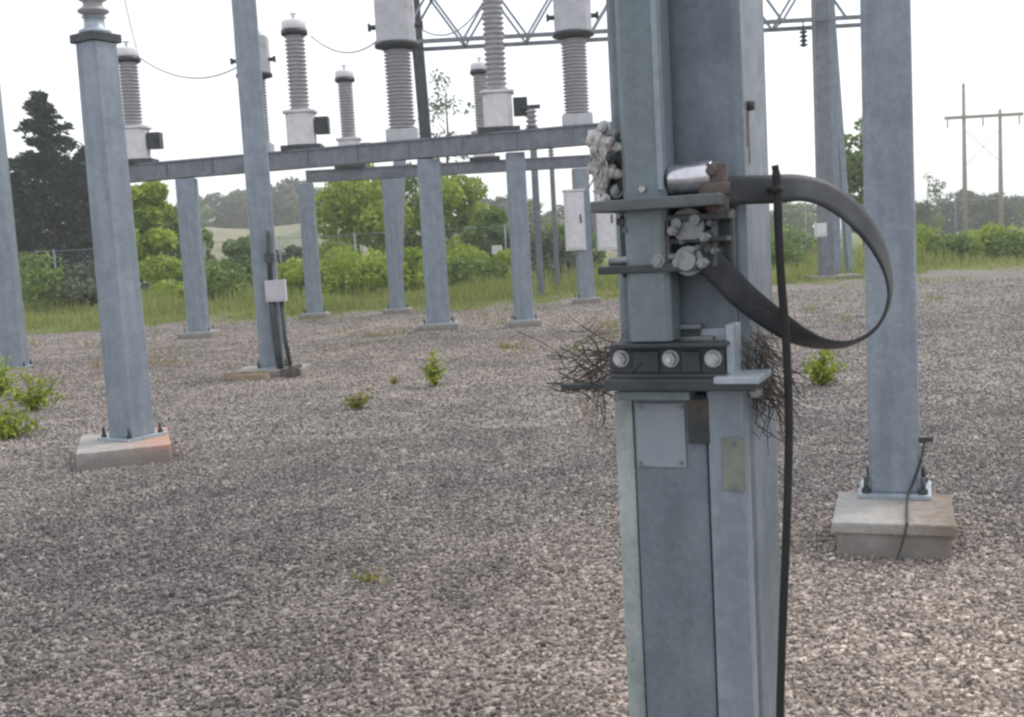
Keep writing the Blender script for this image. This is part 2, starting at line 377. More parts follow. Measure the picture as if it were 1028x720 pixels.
# ------------------------------------------------------------------ grass
def blades(name, pts, h0, h1, w, mat, lean=.35, parent=None, loc=None, tone=None):
    n = len(pts); ang = rng.uniform(0, 2 * PI, n); h = rng.uniform(h0, h1, n) if np.isscalar(h0) else h0 * rng.uniform(.6, 1.1, n)
    dx, dy = np.cos(ang) * w / 2, np.sin(ang) * w / 2
    la = rng.uniform(0, 2 * PI, n); ll = rng.uniform(.05, lean, n) * h
    V = np.zeros((n, 4, 3))
    V[:, 0] = pts + np.stack([dx, dy, 0 * dx], 1); V[:, 1] = pts - np.stack([dx, dy, 0 * dx], 1)
    tip = pts + np.stack([np.cos(la) * ll, np.sin(la) * ll, h], 1)
    V[:, 2] = tip - np.stack([dx, dy, 0 * dx], 1) * .35; V[:, 3] = tip + np.stack([dx, dy, 0 * dx], 1) * .35
    t = tone if tone is not None else rng.random(n)
    return npmesh(name, V.reshape(-1, 3), np.arange(4 * n).reshape(n, 4), mat, parent, t, loc)
def field(n, y0, y1, hs):
    Y = rng.uniform(0, 1, n) ** 1.6 * (y1 - y0) + y0
    X = rng.uniform(-1, 1, n) * (Y * .52 + 3)
    ed = np.array([edgeY(x) for x in X]); keep = Y > ed - np.abs(rng.normal(0, 1.5, n)) * (np.sin(X * 1.7 + 1) * np.sin(X * .6) + .9); X, Y, ed = X[keep], Y[keep], ed[keep]
    cl = .55 + .45 * np.sin(X * .9 + 1.3 * np.sin(Y * .5)) * np.sin(Y * .7 + X * .31)
    h = hs * (.15 + 1.1 * cl ** 2) * np.clip((Y - ed + .8) / 3.0, .25, 1.5)
    h *= np.where(X > 10, 1.15, 1.0)
    return np.stack([X, Y, np.zeros_like(X)], 1), h
P_, H_ = field(90000, 28, 62, .46)
g = blades('wild_grass', P_, H_, None, .03, M['grass']); tag(g, 'tall yellow green wild grass beyond the gravel edge', 'grass', kind='stuff')
# thin dry growth coming through the far gravel
n = 2600; Y = rng.uniform(15, 30, n); X = rng.uniform(-1, 1, n) * Y * .5
pk = np.sin(X * 1.1 + 2 * np.sin(Y * .8)) * np.sin(Y * 1.3 + X * .4) + rng.normal(0, .25, n) > .75
pts = np.stack([X, Y, 0 * X], 1)[pk]; pts = np.repeat(pts, 5, 0) + np.concatenate([rng.normal(0, .09, (len(pts) * 5, 2)), np.zeros((len(pts) * 5, 1))], 1)
g = blades('sparse_weeds', pts, .05, .17, .02, M['leaf_dry'], .8); tag(g, 'thin dry weeds coming up through the far gravel', 'weeds', kind='stuff')

# ------------------------------------------------------------------ vegetation
def leafcloud(blobs, n, size, outer=.55):
    """leaf clump faces in ellipsoids (cx,cy,cz,rx,ry,rz)"""
    w = np.array([b[3] * b[4] * b[5] for b in blobs]) ** .72; w /= w.sum()
    idx = rng.choice(len(blobs), n, p=w); B = np.array(blobs)[idx]
    d = rng.normal(size=(n, 3)); d /= np.linalg.norm(d, axis=1)[:, None]
    r = rng.uniform(0, 1, n) ** (1 / 3) * (1 - outer) + outer * rng.uniform(.7, 1.08, n)
    c = B[:, :3] + d * B[:, 3:] * r[:, None]
    nrm = d + rng.normal(0, .9, (n, 3)); nrm /= np.linalg.norm(nrm, axis=1)[:, None]
    a = np.cross(nrm, rng.normal(size=(n, 3))); a /= np.linalg.norm(a, axis=1)[:, None]; b = np.cross(nrm, a)
    s = size * rng.uniform(.5, 1.25, n)[:, None]
    V = np.stack([c - a * s, c - b * s * .5, c + a * s, c + b * s * .5], 1)
    bt = rng.random(len(blobs))[idx]
    return V.reshape(-1, 3), np.arange(4 * n).reshape(n, 4), np.clip(.55 * bt + .45 * rng.random(n), 0, 1)
def trunk(mb, h, r, top, limbs=6, spread=1.0, start=.35):
    pts = [(random.uniform(-.03, .03) * h * t, random.uniform(-.03, .03) * h * t, h * t) for t in (0, .25, .5, .75, 1)]
    mb.tube(pts, [r, r * .8, r * .62, r * .42, r * .15], 8)
    for i in range(limbs):
        t = start + (1 - start) * (i + .3) / limbs; a = random.uniform(0, 2 * PI); l = spread * (1.1 - t * .6) * random.uniform(.7, 1.1)
        p = Vector((0, 0, h * t)); e = p + Vector((math.cos(a) * l, math.sin(a) * l, l * random.uniform(.4, .9)))
        mb.tube([p, (p + e) / 2 + Vector((0, 0, -.04 * l)), e], [r * .4 * (1 - t * .5), r * .25 * (1 - t * .5), r * .06], 6)
def broadleaf(name, label, cat, loc, h, w, mat, nleaf, size, z0=.18, nb=16, group=None, dens_top=1, tr=.09, limbs=7):
    root = thing(name, label, cat, loc, 0, group)
    mb = MB(); trunk(mb, h * .86, tr * h / 6, h, limbs, w * .42, .25); mb.build('trunk', M['bark'], root)
    bl = []
    for i in range(nb):
        t = random.uniform(0, 1); zz = h * (z0 + (1 - z0) * (.08 + .82 * t)); a = random.uniform(0, 2 * PI)
        prof = math.sin(PI * min(1, .22 + .72 * t)) ** .8
        rr = w / 2 * prof * random.uniform(.25, .85); br = w * random.uniform(.13, .25) * (.6 + .5 * prof)
        bl.append((math.cos(a) * rr, math.sin(a) * rr, zz, br, br, br * random.uniform(.65, .95)))
    V, F, T = leafcloud(bl, nleaf, size); V[:, 2] = np.maximum(V[:, 2], .05)
    npmesh('crown', V, F, mat, root, T)
    return root
def conifer(label, loc, h, w, lean=0):
    root = thing('conifer_tree', label, 'tree', loc)
    mb = MB(); mb.tube([(0, 0, 0), (.05, 0, h * .5), (.0, 0, h)], [.2, .12, .02], 8)
    C = []; D = []
    k = 46
    for i in range(k):
        t = .06 + .93 * (i / k); z = h * t
        for j in range(random.randint(3, 5)):
            a = random.uniform(0, 2 * PI); l = w / 2 * (1 - t) ** .75 * random.uniform(.55, 1.15) + .12
            e = Vector((math.cos(a) * l, math.sin(a) * l, random.uniform(-.05, .28) * l)); p = Vector((0, 0, z))
            mb.tube([p, p + e], [.035 * (1 - t) + .01, .006], 4)
            m = int(20 + 46 * l)
            for q in range(m):
                u = random.uniform(.1, 1.02); C.append(p + e * u + Vector((random.gauss(0, .1), random.gauss(0, .1), random.gauss(-.08, .1)))); D.append(e.normalized())
    mb.build('trunk', M['bark'], root)
    C = np.array([tuple(c) for c in C]); n = len(C); D = np.array([tuple(d) for d in D])
    a = D + rng.normal(0, .5, (n, 3)); a /= np.linalg.norm(a, axis=1)[:, None]; b = np.cross(a, rng.normal(size=(n, 3))); b /= np.linalg.norm(b, axis=1)[:, None]
    s = rng.uniform(.10, .24, n)[:, None]
    V = np.stack([C - a * s, C - b * s * .42, C + a * s, C + b * s * .42], 1).reshape(-1, 3)
    npmesh('crown', V, np.arange(4 * n).reshape(n, 4), M['conifer'], root, rng.random(n))
    return root
def gx(px, Y, hy=None): # ground point under image column px at distance Y
    p = atY(px, 262, Y); return (p.x, Y, 0)
def hgt(px, py, Y): return atY(px, py, Y).z

conifer('tall dark conifer behind the fence at far left', gx(57, 56), hgt(52, 88, 56), 7.4)
conifer('shorter dark conifer tucked beside the tall one at far left', gx(95, 58), hgt(92, 145, 58), 6.0)
conifer('low dark conifer at the left edge, partly behind the leftmost column', gx(24, 54), hgt(25, 170, 54), 4.0)
broadleaf('leafy_tree', 'bright green leafy tree between the left footing column and the next post', 'tree', gx(152, 43), hgt(155, 182, 43), 3.3, M['leaf_bright'], 7000, .15)
broadleaf('leafy_tree', 'darker green low tree just right of the bright tree at left', 'tree', gx(185, 50), hgt(182, 205, 50), 2.8, M['leaf_mid'], 4000, .14)
broadleaf('leafy_bush', 'broad bright green bush under the middle of the long beam', 'bush', gx(362, 50), hgt(362, 160, 50), 5.2, M['leaf_bright'], 9000, .15, .04, 20)
broadleaf('leafy_bush', 'bright green bush behind the thick beam post', 'bush', gx(452, 52), hgt(452, 160, 52), 4.6, M['leaf_bright'], 8000, .15, .04, 20)
broadleaf('leafy_bush', 'mid green bush in the gap between the two bright bushes', 'bush', gx(408, 54), hgt(408, 165, 54), 4.6, M['leaf_mid'], 6000, .15, .04, 18)
broadleaf('leafy_bush', 'low mid green bush right of the bright bushes, below the back beam', 'bush', gx(492, 49), hgt(488, 205, 49), 2.6, M['leaf_mid'], 4500, .14, .04, 14)
broadleaf('leafy_bush', 'low dark bush between the second column and its right neighbour post', 'bush', gx(245, 47), hgt(245, 238, 47), 3.4, M['leaf_mid'], 5000, .13, .03, 14)
broadleaf('leafy_bush', 'low dull bush beside the thin left post of the back beam', 'bush', gx(290, 48), hgt(290, 240, 48), 2.6, M['leaf_dull'], 4000, .13, .03, 12)
broadleaf('leafy_bush', 'dark bush behind the white control cabinets', 'bush', gx(565, 46), hgt(565, 222, 46), 3.4, M['leaf_mid'], 4500, .13, .03, 14)
broadleaf('sparse_tree', 'thin half bare tree showing above the beam right of the leaning leg', 'tree', gx(455, 60), hgt(445, 58, 60), 3.2, M['leaf_dull'], 650, .13, .45, 20, None, 1, .07, 16)
broadleaf('leafy_tree', 'tall green tree standing between the gantry legs and the right column', 'tree', gx(868, 56), hgt(860, 112, 56), 3.9, M['leaf_mid'], 8000, .15, .1, 22)
broadleaf('leafy_bush', 'yellow green bush right of the gantry legs', 'bush', gx(800, 50), hgt(800, 232, 50), 4, M['leaf_mid'], 3500, .13, .03, 12)
broadleaf('sparse_tree', 'spindly half bare tree just right of the right column', 'tree', gx(932, 95), hgt(928, 172, 95), 3.4, M['leaf_dull'], 700, .16, .3, 14, None, 1, .08, 12)
for (px, py, Y, w, mk, lab) in [(30, 262, 40.5, 4.0, 'leaf_mid', 'low scrubby shrub at the foot of the dark conifers'), (85, 268, 41, 3.2, 'leaf_dull', 'low grey green shrub before the conifers, left of the left column'), (165, 258, 39, 2.6, 'leaf_bright', 'low yellow green shrub under the bright left tree'), (222, 262, 40, 2.6, 'leaf_mid', 'low shrub just right of the left beam post'),
    (290, 258, 41, 2.4, 'leaf_bright', 'low bright shrub right of the meter box'), (345, 252, 41, 3.6, 'leaf_bright', 'bright shrub in front of the fence left of the middle rear post'), (415, 250, 42, 3.0, 'leaf_bright', 'bright shrub before the fence between the middle posts'), (475, 256, 41, 2.6, 'leaf_mid', 'low shrub right of the thickest post'), (548, 232, 41, 3.2, 'leaf_dull', 'grey green scrub left of the white cabinets'),
    (312, 262, 40, 2.2, 'leaf_bright', 'small bright shrub beside the left post of the rear beam'), (380, 258, 40, 2.6, 'leaf_bright', 'bright shrub just left of the middle rear post, nearest the gravel'), (455, 252, 43, 3.0, 'leaf_bright', 'bright shrub right of the thickest post, before the fence'), (505, 250, 43, 2.4, 'leaf_bright', 'bright shrub left of the slim right post'),
    (775, 240, 42, 2.6, 'leaf_mid', 'low shrub seen through the strap loop beside the black cable'), (930, 234, 43, 3.2, 'leaf_bright', 'tall yellow green weeds beside the right column'), (962, 240, 42, 2.6, 'leaf_mid', 'green scrub below the taller transmission pole'), (992, 232, 43, 3.0, 'leaf_bright', 'yellow green scrub below the shorter transmission pole'), (1022, 236, 42, 3.0, 'leaf_mid', 'green scrub at the right edge beyond the gravel')]:
    broadleaf('low_shrub', lab, 'shrub', gx(px, Y), hgt(px, py, Y), w, M[mk], 2600, .10, .02, 13, 'shrubs along the yard edge', 1, .03, 5)
# hedge of distant trees on the right, and along the horizon behind
far = [broadleaf('distant_tree', 'x', 'tree', (0, 0, 0), 8, 8.5, m, 3200, .36, .05, 18, 'trees along the far horizon') for m in (M['leaf_dull'], M['leaf_mid'], M['leaf_dull'])]
spots = [(640, 205, 150), (690, 205, 160), (735, 203, 150), (765, 206, 165), (790, 202, 150), (812, 204, 160), (905, 196, 140), (925, 205, 120), (948, 199, 128), (968, 190, 135), (985, 197, 140), (1000, 193, 128), (1018, 196, 136), (1042, 192, 130), (1070, 190, 132),
         (505, 196, 150), (535, 200, 140), (570, 204, 150), (605, 203, 150), (200, 196, 200), (222, 193, 205), (243, 190, 200), (262, 186, 205), (281, 192, 210), (300, 178, 205), (322, 188, 200), (10, 215, 160), (-20, 210, 160), (345, 190, 190), (480, 195, 180)]
where = ['left of the foreground column at the horizon', 'hidden behind the foreground column', 'behind the foreground column edge', 'seen through the strap loop at left', 'seen through the strap loop', 'just left of the gantry legs', 'behind the right column', 'right of the right column, lowest',
         'between the right column and the transmission poles', 'behind the taller transmission pole', 'between the two transmission poles', 'behind the shorter transmission pole', 'right of the transmission poles', 'at the right edge', 'beyond the right edge',
         'behind the slim right beam post', 'right of the slim beam post', 'above the white cabinets', 'behind the pale clamp', 'on the hill beside the left beam post', 'on the hill left of the second column', 'on the hill directly behind the second column', 'on the hill just right of the second column', 'on the hill below the second instrument transformer', 'tallest on the hill, left of the bright bushes', 'on the hill beside the bright bushes', 'behind the leftmost column', 'beyond the left edge', 'behind the left bright bush', 'behind the right bright bush']
for i, ((px, py, Y), wh) in enumerate(zip(spots, where)):
    src = far[i % 3]; x, y, _ = gx(px, Y); h = hgt(px, py, Y)
    zb = 6.2 if 195 <= px <= 330 else 0
    lab = 'distant %s tree %s' % ('dull green' if i % 3 != 1 else 'dark green', wh)
    s = (h - zb) / 8
    if i < 3: o = src; o.location = (x, y, zb); o['label'] = lab; o.scale = (s * 1.15, s * 1.15, s); o.rotation_euler = (0, 0, i)
    else: o = dup(src, (x, y, zb), i * 1.9, lab, (s * random.uniform(1.0, 1.4), s * random.uniform(1.0, 1.4), s))
# dry hillside at left
mb = MB(); nx, ny = 60, 14; vs = []
for j in range(ny):
    for i in range(nx):
        x = -130 + 150 * i / (nx - 1); y = 130 + 110 * j / (ny - 1)
        e = min(1, i / 8, (nx - 1 - i) / 14)
        vs.append((x, y, -.5 + 7.2 * e * math.sin(min(PI / 2, j / 5 * PI / 2)) + .35 * math.sin(x * .21) + .2 * math.sin(x * .57 + y)))
mb.add(vs, [(j * nx + i, j * nx + i + 1, (j + 1) * nx + i + 1, (j + 1) * nx + i) for j in range(ny - 1) for i in range(nx - 1)], True)
tag(mb.build('hill', M['tan']), kind='structure')

def weed(label, loc, h, w, mat, n, name='weed_clump'):
    root = thing(name, label, 'weed', loc)
    k = max(6, n // 14); mb = MB(); C = []
    for i in range(k):
        a = random.uniform(0, 2 * PI); l = w / 2 * random.uniform(.1, 1); hh = h * random.uniform(.45, 1.05) * (1.1 - .5 * l / (w / 2))
        b = Vector((math.cos(a) * .006, math.sin(a) * .006, 0)); e = Vector((math.cos(a) * l, math.sin(a) * l, hh))
        mb.tube([b, (b + e) / 2 + Vector((0, 0, hh * .12)), e], [.005, .004, .002], 4)
        for q in range(n // k):
            t = random.uniform(.15, 1.05); C.append(b + (e - b) * t + Vector((random.gauss(0, .03), random.gauss(0, .03), random.gauss(0, .02))))
    mb.build('stem', mat, root)
    C = np.array([tuple(c) for c in C]); m = len(C)
    nrm = rng.normal(size=(m, 3)) + np.array([0, 0, .8]); a = np.cross(nrm, rng.normal(size=(m, 3))); a /= np.linalg.norm(a, axis=1)[:, None]; b = np.cross(nrm, a); b /= np.linalg.norm(b, axis=1)[:, None]
    s = rng.uniform(.022, .055, m)[:, None] * min(1, .3 + h * 2.2)
    C[:, 2] = np.maximum(C[:, 2], .02)
    V = np.stack([C - a * s, C - b * s * .4, C + a * s, C + b * s * .4], 1).reshape(-1, 3)
    npmesh('leaf', V, np.arange(4 * m).reshape(m, 4), mat, root, rng.random(m))['kind'] = 'stuff'
    return root
for (px, py, h, w, mk, n, lab) in [
    (2, 398, .55, .7, 'leaf_bright', 500, 'dark green leafy weed at the left edge beside the leftmost column'),
    (34, 412, .42, .75, 'leaf_weed', 420, 'yellow green spreading weed right of the dark one at left'),
    (10, 440, .34, .8, 'leaf_weed', 420, 'lowest and nearest yellow green weed at the left edge'),
    (437, 388, .42, .30, 'leaf_weed', 240, 'upright green weed growing alone in the gravel before the thick beam post'),
    (357, 411, .24, .34, 'leaf_dry', 180, 'low yellowish weed left of the upright weed'),
    (396, 386, .12, .22, 'leaf_dry', 70, 'tiny weed between the two weeds in mid yard'),
    (826, 386, .42, .62, 'leaf_weed', 380, 'green weed in the gravel seen below the strap loop'),
    (372, 584, .05, .16, 'leaf_dry', 50, 'tiny sprout alone in the near gravel'),
    (508, 350, .14, .5, 'leaf_dry', 120, 'flat dry weed in front of the slim beam post')]:
    p = ground(px, py); weed(lab, p, h, w, M[mk], n)

# ------------------------------------------------------------------ fence
fy, fx0, fx1, fh = 44.0, -42.0, 45.0, 2.4
fr = thing('chain_link_fence', 'grey chain link fence running along the far side of the yard', 'fence', (0, fy, 0))
fx = fx0
while fx <= fx1:
    mb = MB(); mb.cyl((fx, 0, 0), (fx, 0, fh),   .03, 8); mb.lathe([(.04, 0), (.03, .05), (.005, .06)], (fx, 0, fh), 8); mb.build('post', M['galv'], fr); fx += 3
mb = MB()
for z in (fh - .04, .12): mb.cyl((fx0, 0, z), (fx1, 0, z), .014, 6)
mb.build('rail', M['galv'], fr)
V = []; Q = []
for sgn in (1, -1):
    x = fx0
    while x < fx1 - 2.2:
        a, b = (x, .08), (x + 2.2, 2.28)
        if sgn < 0: a, b = (x, 2.28), (x + 2.2, .08)
        o = len(V); w = .003
        V += [(a[0] - w, -.03, a[1]), (a[0] + w, -.03, a[1]), (b[0] + w, -.03, b[1]), (b[0] - w, -.03, b[1])]; Q.append((o, o + 1, o + 2, o + 3))
        V += [(a[0], -.03 - w, a[1]), (a[0], -.03 + w, a[1]), (b[0], -.03 + w, b[1]), (b[0], -.03 - w, b[1])]; Q.append((o + 4, o + 5, o + 6, o + 7))
        x += .24
npmesh('wire_mesh', np.array(V), np.array(Q), M['galv_light'], fr)
p = atY(499, 251, fy - .1)
sg = MB(); sg.box((0, 0, 0), (.42, .012, .36)); sg.box((0, .03, .0), (.03, .05, .3)); s = sg.build('small_sign', M['white'], None, .003); s.location = p; tag(s, 'small blank white sign hung on the fence behind the bushes', 'sign')

# ------------------------------------------------------------------ columns and footings
def column(label, loc, rz, w, h, taper=1.0, d=None, mat='galv', base=True, cap=0, cc=.02, z0=0, name='steel_column', plate=1.55, group='galvanized columns standing in the yard'):
    root = thing(name, label, 'column', (loc[0], loc[1], z0), rz, group)
    mb = MB(); mb.prism(sq(w, d, cc), .026 if base else 0, h, 1, taper); mb.build('shaft', M[mat], root, .004 if w > .2 else 0)
    if base:
        pw = w * plate; mb = MB(); mb.box((0, 0, .012), (pw, (d or w) * plate, .024)); mb.build('base_plate', M['galv_light'], root, .003)
        for sx in (-1, 1):
            for sy in (-1, 1):
                x, y = sx * (pw / 2 - .04), sy * ((d or w) * plate / 2 - .04)
                mb = MB(); mb.lathe([(.013, .024), (.013, .11)], (x, y, 0), 8); mb.lathe([(.024, .024), (.024, .05)], (x, y, 0), 6, None, False); mb.build('anchor_bolt', M['dark'], root)
    if cap:
        mb = MB(); mb.box((0, 0, h + .035), (cap, cap, .07)); mb.build('cap_plate', M['dark'], root, .004)
    return root
def footing(label, x0, y0, w, d, h, mat, rz=0, cap=0):
    mb = MB()
    if cap: mb.prism(sq(w - .05, d - .05, .012), -.25, h - cap, 1.0, 1.0); mb.prism(sq(w, d, .012), h - cap - .001, h, 1, .985)
    else: mb.prism(sq(w, d, .012), -.25, h, 1, .985)
    o = mb.build('concrete_footing', M[mat], None, .012); o.location = (x0, y0, 0); o.rotation_euler = (0, 0, rz)
    return tag(o, label, 'footing', 'concrete footings under the columns')

# right column
p = ground(898, 561)
a_ = math.atan2(p.x, p.y); fc = (p.x + .33 * math.sin(a_), p.y + .33 * math.cos(a_)); footing('pale concrete footing with a brown stain under the right column', fc[0], fc[1], .575, .66, .17, 'conc_brown', -a_ * 1.04, .055)
pc = ground(899, 499, .17); rcx = Vector((pc.x + .12 * math.sin(a_), pc.y + .12 * math.cos(a_), .17))
column('bluish square column on the brown stained footing at right', rcx, -a_ * 1.1, .255, 4.2, .90, None, 'galv', True, 0, .012, .17, plate=1.42)
mb = MB()
q = lambda px, py, Y: atY(px, py, Y)
fdir = Vector((math.sin(a_), math.cos(a_), 0)); fside = Vector((math.cos(a_), -math.sin(a_), 0))
def rc_(u, f, z): return Vector((rcx.x, rcx.y, 0)) + fside * u - fdir * f + Vector((0, 0, z))
ff = (Vector((rcx.x, rcx.y, 0)) - Vector((p.x, p.y, 0))).dot(fdir)   # distance from column axis to the footing's front face
pts = [rc_(.15, .10, .47), rc_(.125, .135, .36), rc_(.09, .15, .26), rc_(.06, .20, .195), rc_(.05, ff - .03, .185), rc_(.045, ff + .012, .165), rc_(.03, ff + .02, .10), rc_(.005, ff + .03, .02), rc_(-.01, ff + .05, -.01)]
yy = rcx.y - .17
mb.tube(spline(pts, 4), .0065, 6); gw = mb.build('ground_wire', M['dark'], None); tag(gw, 'dark ground wire hanging down the right column over its footing', 'wire')
mb = MB(); c = rc_(.155, .10, .475); mb.box(c, (.07, .03, .028)); mb.cyl(c, c - fside * .06 + Vector((0, .02, 0)), .008, 8); k = mb.build('wire_clamp', M['dark'], gw, .003); k.matrix_parent_inverse = Matrix()

# left footing column
p = ground(127, 468); a_ = math.atan2(p.x, p.y); fc = (p.x + .52 * math.sin(a_), p.y + .52 * math.cos(a_))
footing('concrete footing with a strong orange stain under the left column', fc[0], fc[1], .74, 1.04, .14, 'conc_orange', -a_ - R(1))
lc = Vector((fc[0] + .10 * math.sin(a_) + .075, fc[1] + .10 * math.cos(a_), .14))
lh = hgt(92, 44, lc.y) - .14
lcol = column('left column on the orange stained footing, topped by a dark cap plate', lc, R(58), .29, lh, .86, None, 'galv', True, .29, .03, .14, plate=1.4)
# far left column and second column
p = ground(12, 370); column('leftmost column, cut off by the left edge of the photo', (p.x, p.y + .15), R(8), .36, 7.5, .9, plate=1.3)
p = ground(271, 378); c2 = Vector((p.x, p.y + .2, .1))
footing('low plank edged footing under the second column from left', c2.x, c2.y, .95, .7, .10, 'conc', 0)
col2 = column('tall second column from left with a meter box on its side', c2, R(14), .33, 8.0, .93, z0=.1, plate=1.35)
pk = thing('timber_edging', 'rough brown boards lying around the second column base', 'boards', (c2.x, c2.y - .38, 0))
for (x, y, l, a, z) in [(-.30, -.02, .55, 2, .06), (-.18, -.14, .5, -6, .03), (.32, -.05, .26, 30, .07), (.38, .05, .28, 70, .10)]:
    mb = MB(); mb.box((x, y, z), (l, .05, .10), R(a)); mb.build('board', M['plank' if x < 0 else 'rust'], pk, .006)
# meter box + conduit on column 2
yb = c2.y - .22; b = atY(277, 292, yb)
bx = thing('meter_box', 'small pale meter box with dark conduit on the second column', 'box', (b.x, yb, 0))
mb = MB(); mb.box((0, 0, b.z), (.27, .12, .29)); mb.box((0, -.063, b.z), (.23, .006, .25)); mb.build('box_body', M['lgrey'], bx, .008)
mb = MB(); mb.tube([(-.06, 0, b.z - .145), (-.06, 0, .8), (-.04, 0, .3), (-.02, 0, .1)], .045, 8); mb.tube([(.06, .02, b.z - .145), (.07, .02, .5), (.12, 0, .1)], .03, 8); mb.build('conduit', M['dark'], bx)
mb = MB(); mb.tube([(-.06, .0, b.z + .14), (-.06, .02, b.z + .5), (-.03, .02, b.z + .8)], .035, 8); mb.box((-.05, .0, b.z + .45), (.12, .08, .12)); mb.build('conduit_stub', M['dark'], bx)

# insulator stack on the left column
def sheds(z0, z1, r0, r1, n):
    pr = [(r0 * .9, z0)]; st = (z1 - z0) / n
    for i in range(n):
        z = z0 + st * i; pr += [(r0, z + st * .12), (r1, z + st * .40), (r1, z + st * .52), (r0 * 1.06, z + st * .78)]
    pr += [(r0 * .9, z1)]; return pr
z = lc.z + lh + .07
it = thing('post_insulator', 'stacked grey insulator on the cap of the left column', 'insulator', (lc.x, lc.y, z))
mb = MB(); mb.lathe([(.13, 0), (.13, .03), (.085, .05), (.08, .13), (.10, .14)], (0, 0, 0), 18); mb.build('base_fitting', M['galv_light'], it)
mb = MB(); mb.lathe(sheds(.14, 1.1, .075, .125, 9), (0, 0, 0), 20); mb.build('porcelain_stack', M['porcelain'], it)
mb = MB(); mb.lathe([(.1, 1.1), (.1, 1.16)], (0, 0, 0), 16); mb.build('top_fitting', M['galv_light'], it)

# ------------------------------------------------------------------ instrument transformer beams
BZ0, BZ1 = 3.40, 3.77
def BYat(px):
    return 24.0 - 3.0 * (px - 130) / 470.0
def beam(label, Ya, Yb, x0, x1, z0, z1, d):
    root = thing('support_beam', label, 'beam', ((x0 + x1) / 2, (Ya + Yb) / 2, z0), math.atan2(Yb - Ya, x1 - x0), 'horizontal equipment beams')
    L = math.hypot(x1 - x0, Yb - Ya); h = z1 - z0; t = .035
    mb = MB(); mb.box((0, 0, t / 2), (L, d, t)); mb.box((0, 0, h - t / 2), (L, d, t)); mb.box((0, -d / 2 + .05, h / 2), (L, .03, h - 2 * t - .004)); mb.box((0, d / 2 - .05, h / 2), (L, .03, h - 2 * t - .004)); mb.build('beam_body', M['beam'], root)
    k = int(L / 1.1); mb = MB()
    for i in range(k + 1):
        x = -L / 2 + .1 + (L - .2) * i / k; mb.box((x, -d / 2 + .022, h / 2), (.03, .026, h - 2 * t - .006))
    mb.build('stiffener', M['beam'], root)['kind'] = 'stuff'
    return root
fx0, fx1 = atY(122, 172, BYat(122)).x, atY(700, 140, BYat(700)).x
beam('long front beam carrying instrument transformers from the left column to the foreground column', BYat(122), BYat(700), fx0, fx1, BZ0, BZ1, .34)
GY = 28.5; gz0, gz1 = 3.48, 3.78
beam('shorter rear beam seen below the front beam, right of the thin left post', GY, GY, atY(308, 180, GY).x, atY(720, 160, GY).x, gz0, gz1, .3)
for (px, Y, w, z1, lab) in [(199, BYat(199), .42, BZ0, 'left support post under the front beam'), (440, BYat(440), .46, BZ0, 'thickest support post under the front beam, before the bright bushes'), (526, BYat(526) + .1, .36, BZ0, 'slim right support post under the front beam'),
                         (316, GY, .40, gz0, 'left post of the rear beam, beside the second column'), (399, GY, .40, gz0, 'middle post of the rear beam, left of the thickest post'), (589, GY, .40, gz0, 'right post of the rear beam holding white cabinets')]:
    p = atY(px, 320 if Y < 25 else 310, Y)
    column(lab, (p.x, Y), R(6), w, z1 - .03 - .12, .96, z0=.12, mat='galv', plate=1.4, group='posts under the equipment beams')
    mb = MB(); 
    footing('low pale footing under the %s' % lab, p.x, Y, w * 1.8, w * 1.8, .12, 'conc')

def vt(label, loc, s=1.0, hi=1.72):
    root = thing('voltage_transformer', label, 'transformer', loc, 0, 'instrument transformers with thin insulators'); root.scale = (s, s, s)
    mb = MB(); mb.box((0, 0, .05), (.82, .5, .10)); mb.build('mounting_tray', M['dark'], root, .006)
    mb = MB(); mb.prism(sq(.56, .5, .09), .10, .74); mb.prism(sq(.66, .58, .09), .742, .80); mb.build('tank', M['white'], root, .012)
    mb = MB(); mb.box((.44, 0, .48), (.27, .26, .34)); mb.box((.44, -.135, .48), (.20, .012, .26)); tb = mb.build('terminal_box', M['dark'], root, .008)
    mb = MB(); mb.lathe(sheds(.80, .80 + hi, .165, .212, 19), (0, 0, 0), 18); mb.build('insulator', M['porcelain'], root)
    z = .80 + hi
    mb = MB(); mb.lathe([(.27, z), (.27, z + .09)], (0, 0, 0), 18); mb.build('top_flange', M['dark'], root)
    mb = MB(); mb.lathe([(.24, z + .09), (.25, z + .12), (.25, z + .25), (.20, z + .29), (.03, z + .30)], (0, 0, 0), 18); mb.build('cap', M['white'], root)
    mb = MB(); mb.cyl((0, 0, z + .30), (0, 0, z + .42), .03, 8); mb.box((0, 0, z + .42), (.12, .03, .04)); mb.build('terminal', M['wire'], root)
    return root
def ct(label, loc, s=1.0):
    root = thing('current_transformer', label, 'transformer', loc, 0, 'instrument transformers with large heads'); root.scale = (s, s, s)
    mb = MB(); mb.box((0, 0, .12), (.62, .5, .24)); mb.build('base_box', M['lgrey'], root, .01)
    mb = MB(); mb.lathe(sheds(.24, 1.80, .22, .275, 22), (0, 0, 0), 20); mb.build('insulator', M['porcelain'], root)
    mb = MB(); mb.lathe([(.26, 1.80), (.44, 1.85), (.44, 1.92)], (0, 0, 0), 20); mb.build('head_flange', M['dark'], root)
    mb = MB(); mb.prism(sq(.76, .62, .12), 1.92, 2.80); mb.prism(sq(.60, .5, .12), 2.802, 2.92, 1, .8); mb.build('head', M['lgrey'], root, .02)
    for sx in (-1, 1):
        mb = MB(); mb.cyl((sx * .38, 0, 2.25), (sx * .50, 0, 2.25), .05, 10); mb.box((sx * .52, 0, 2.25), (.05, .12, .14)); mb.build('terminal', M['dark'], root, .005)
    return root
def top(px):
    p = atY(px, 150, BYat(px)); return (p.x, p.y, BZ1)
vt('leftmost white tanked voltage transformer, right of the left column', top(136), 1.0, 1.36)
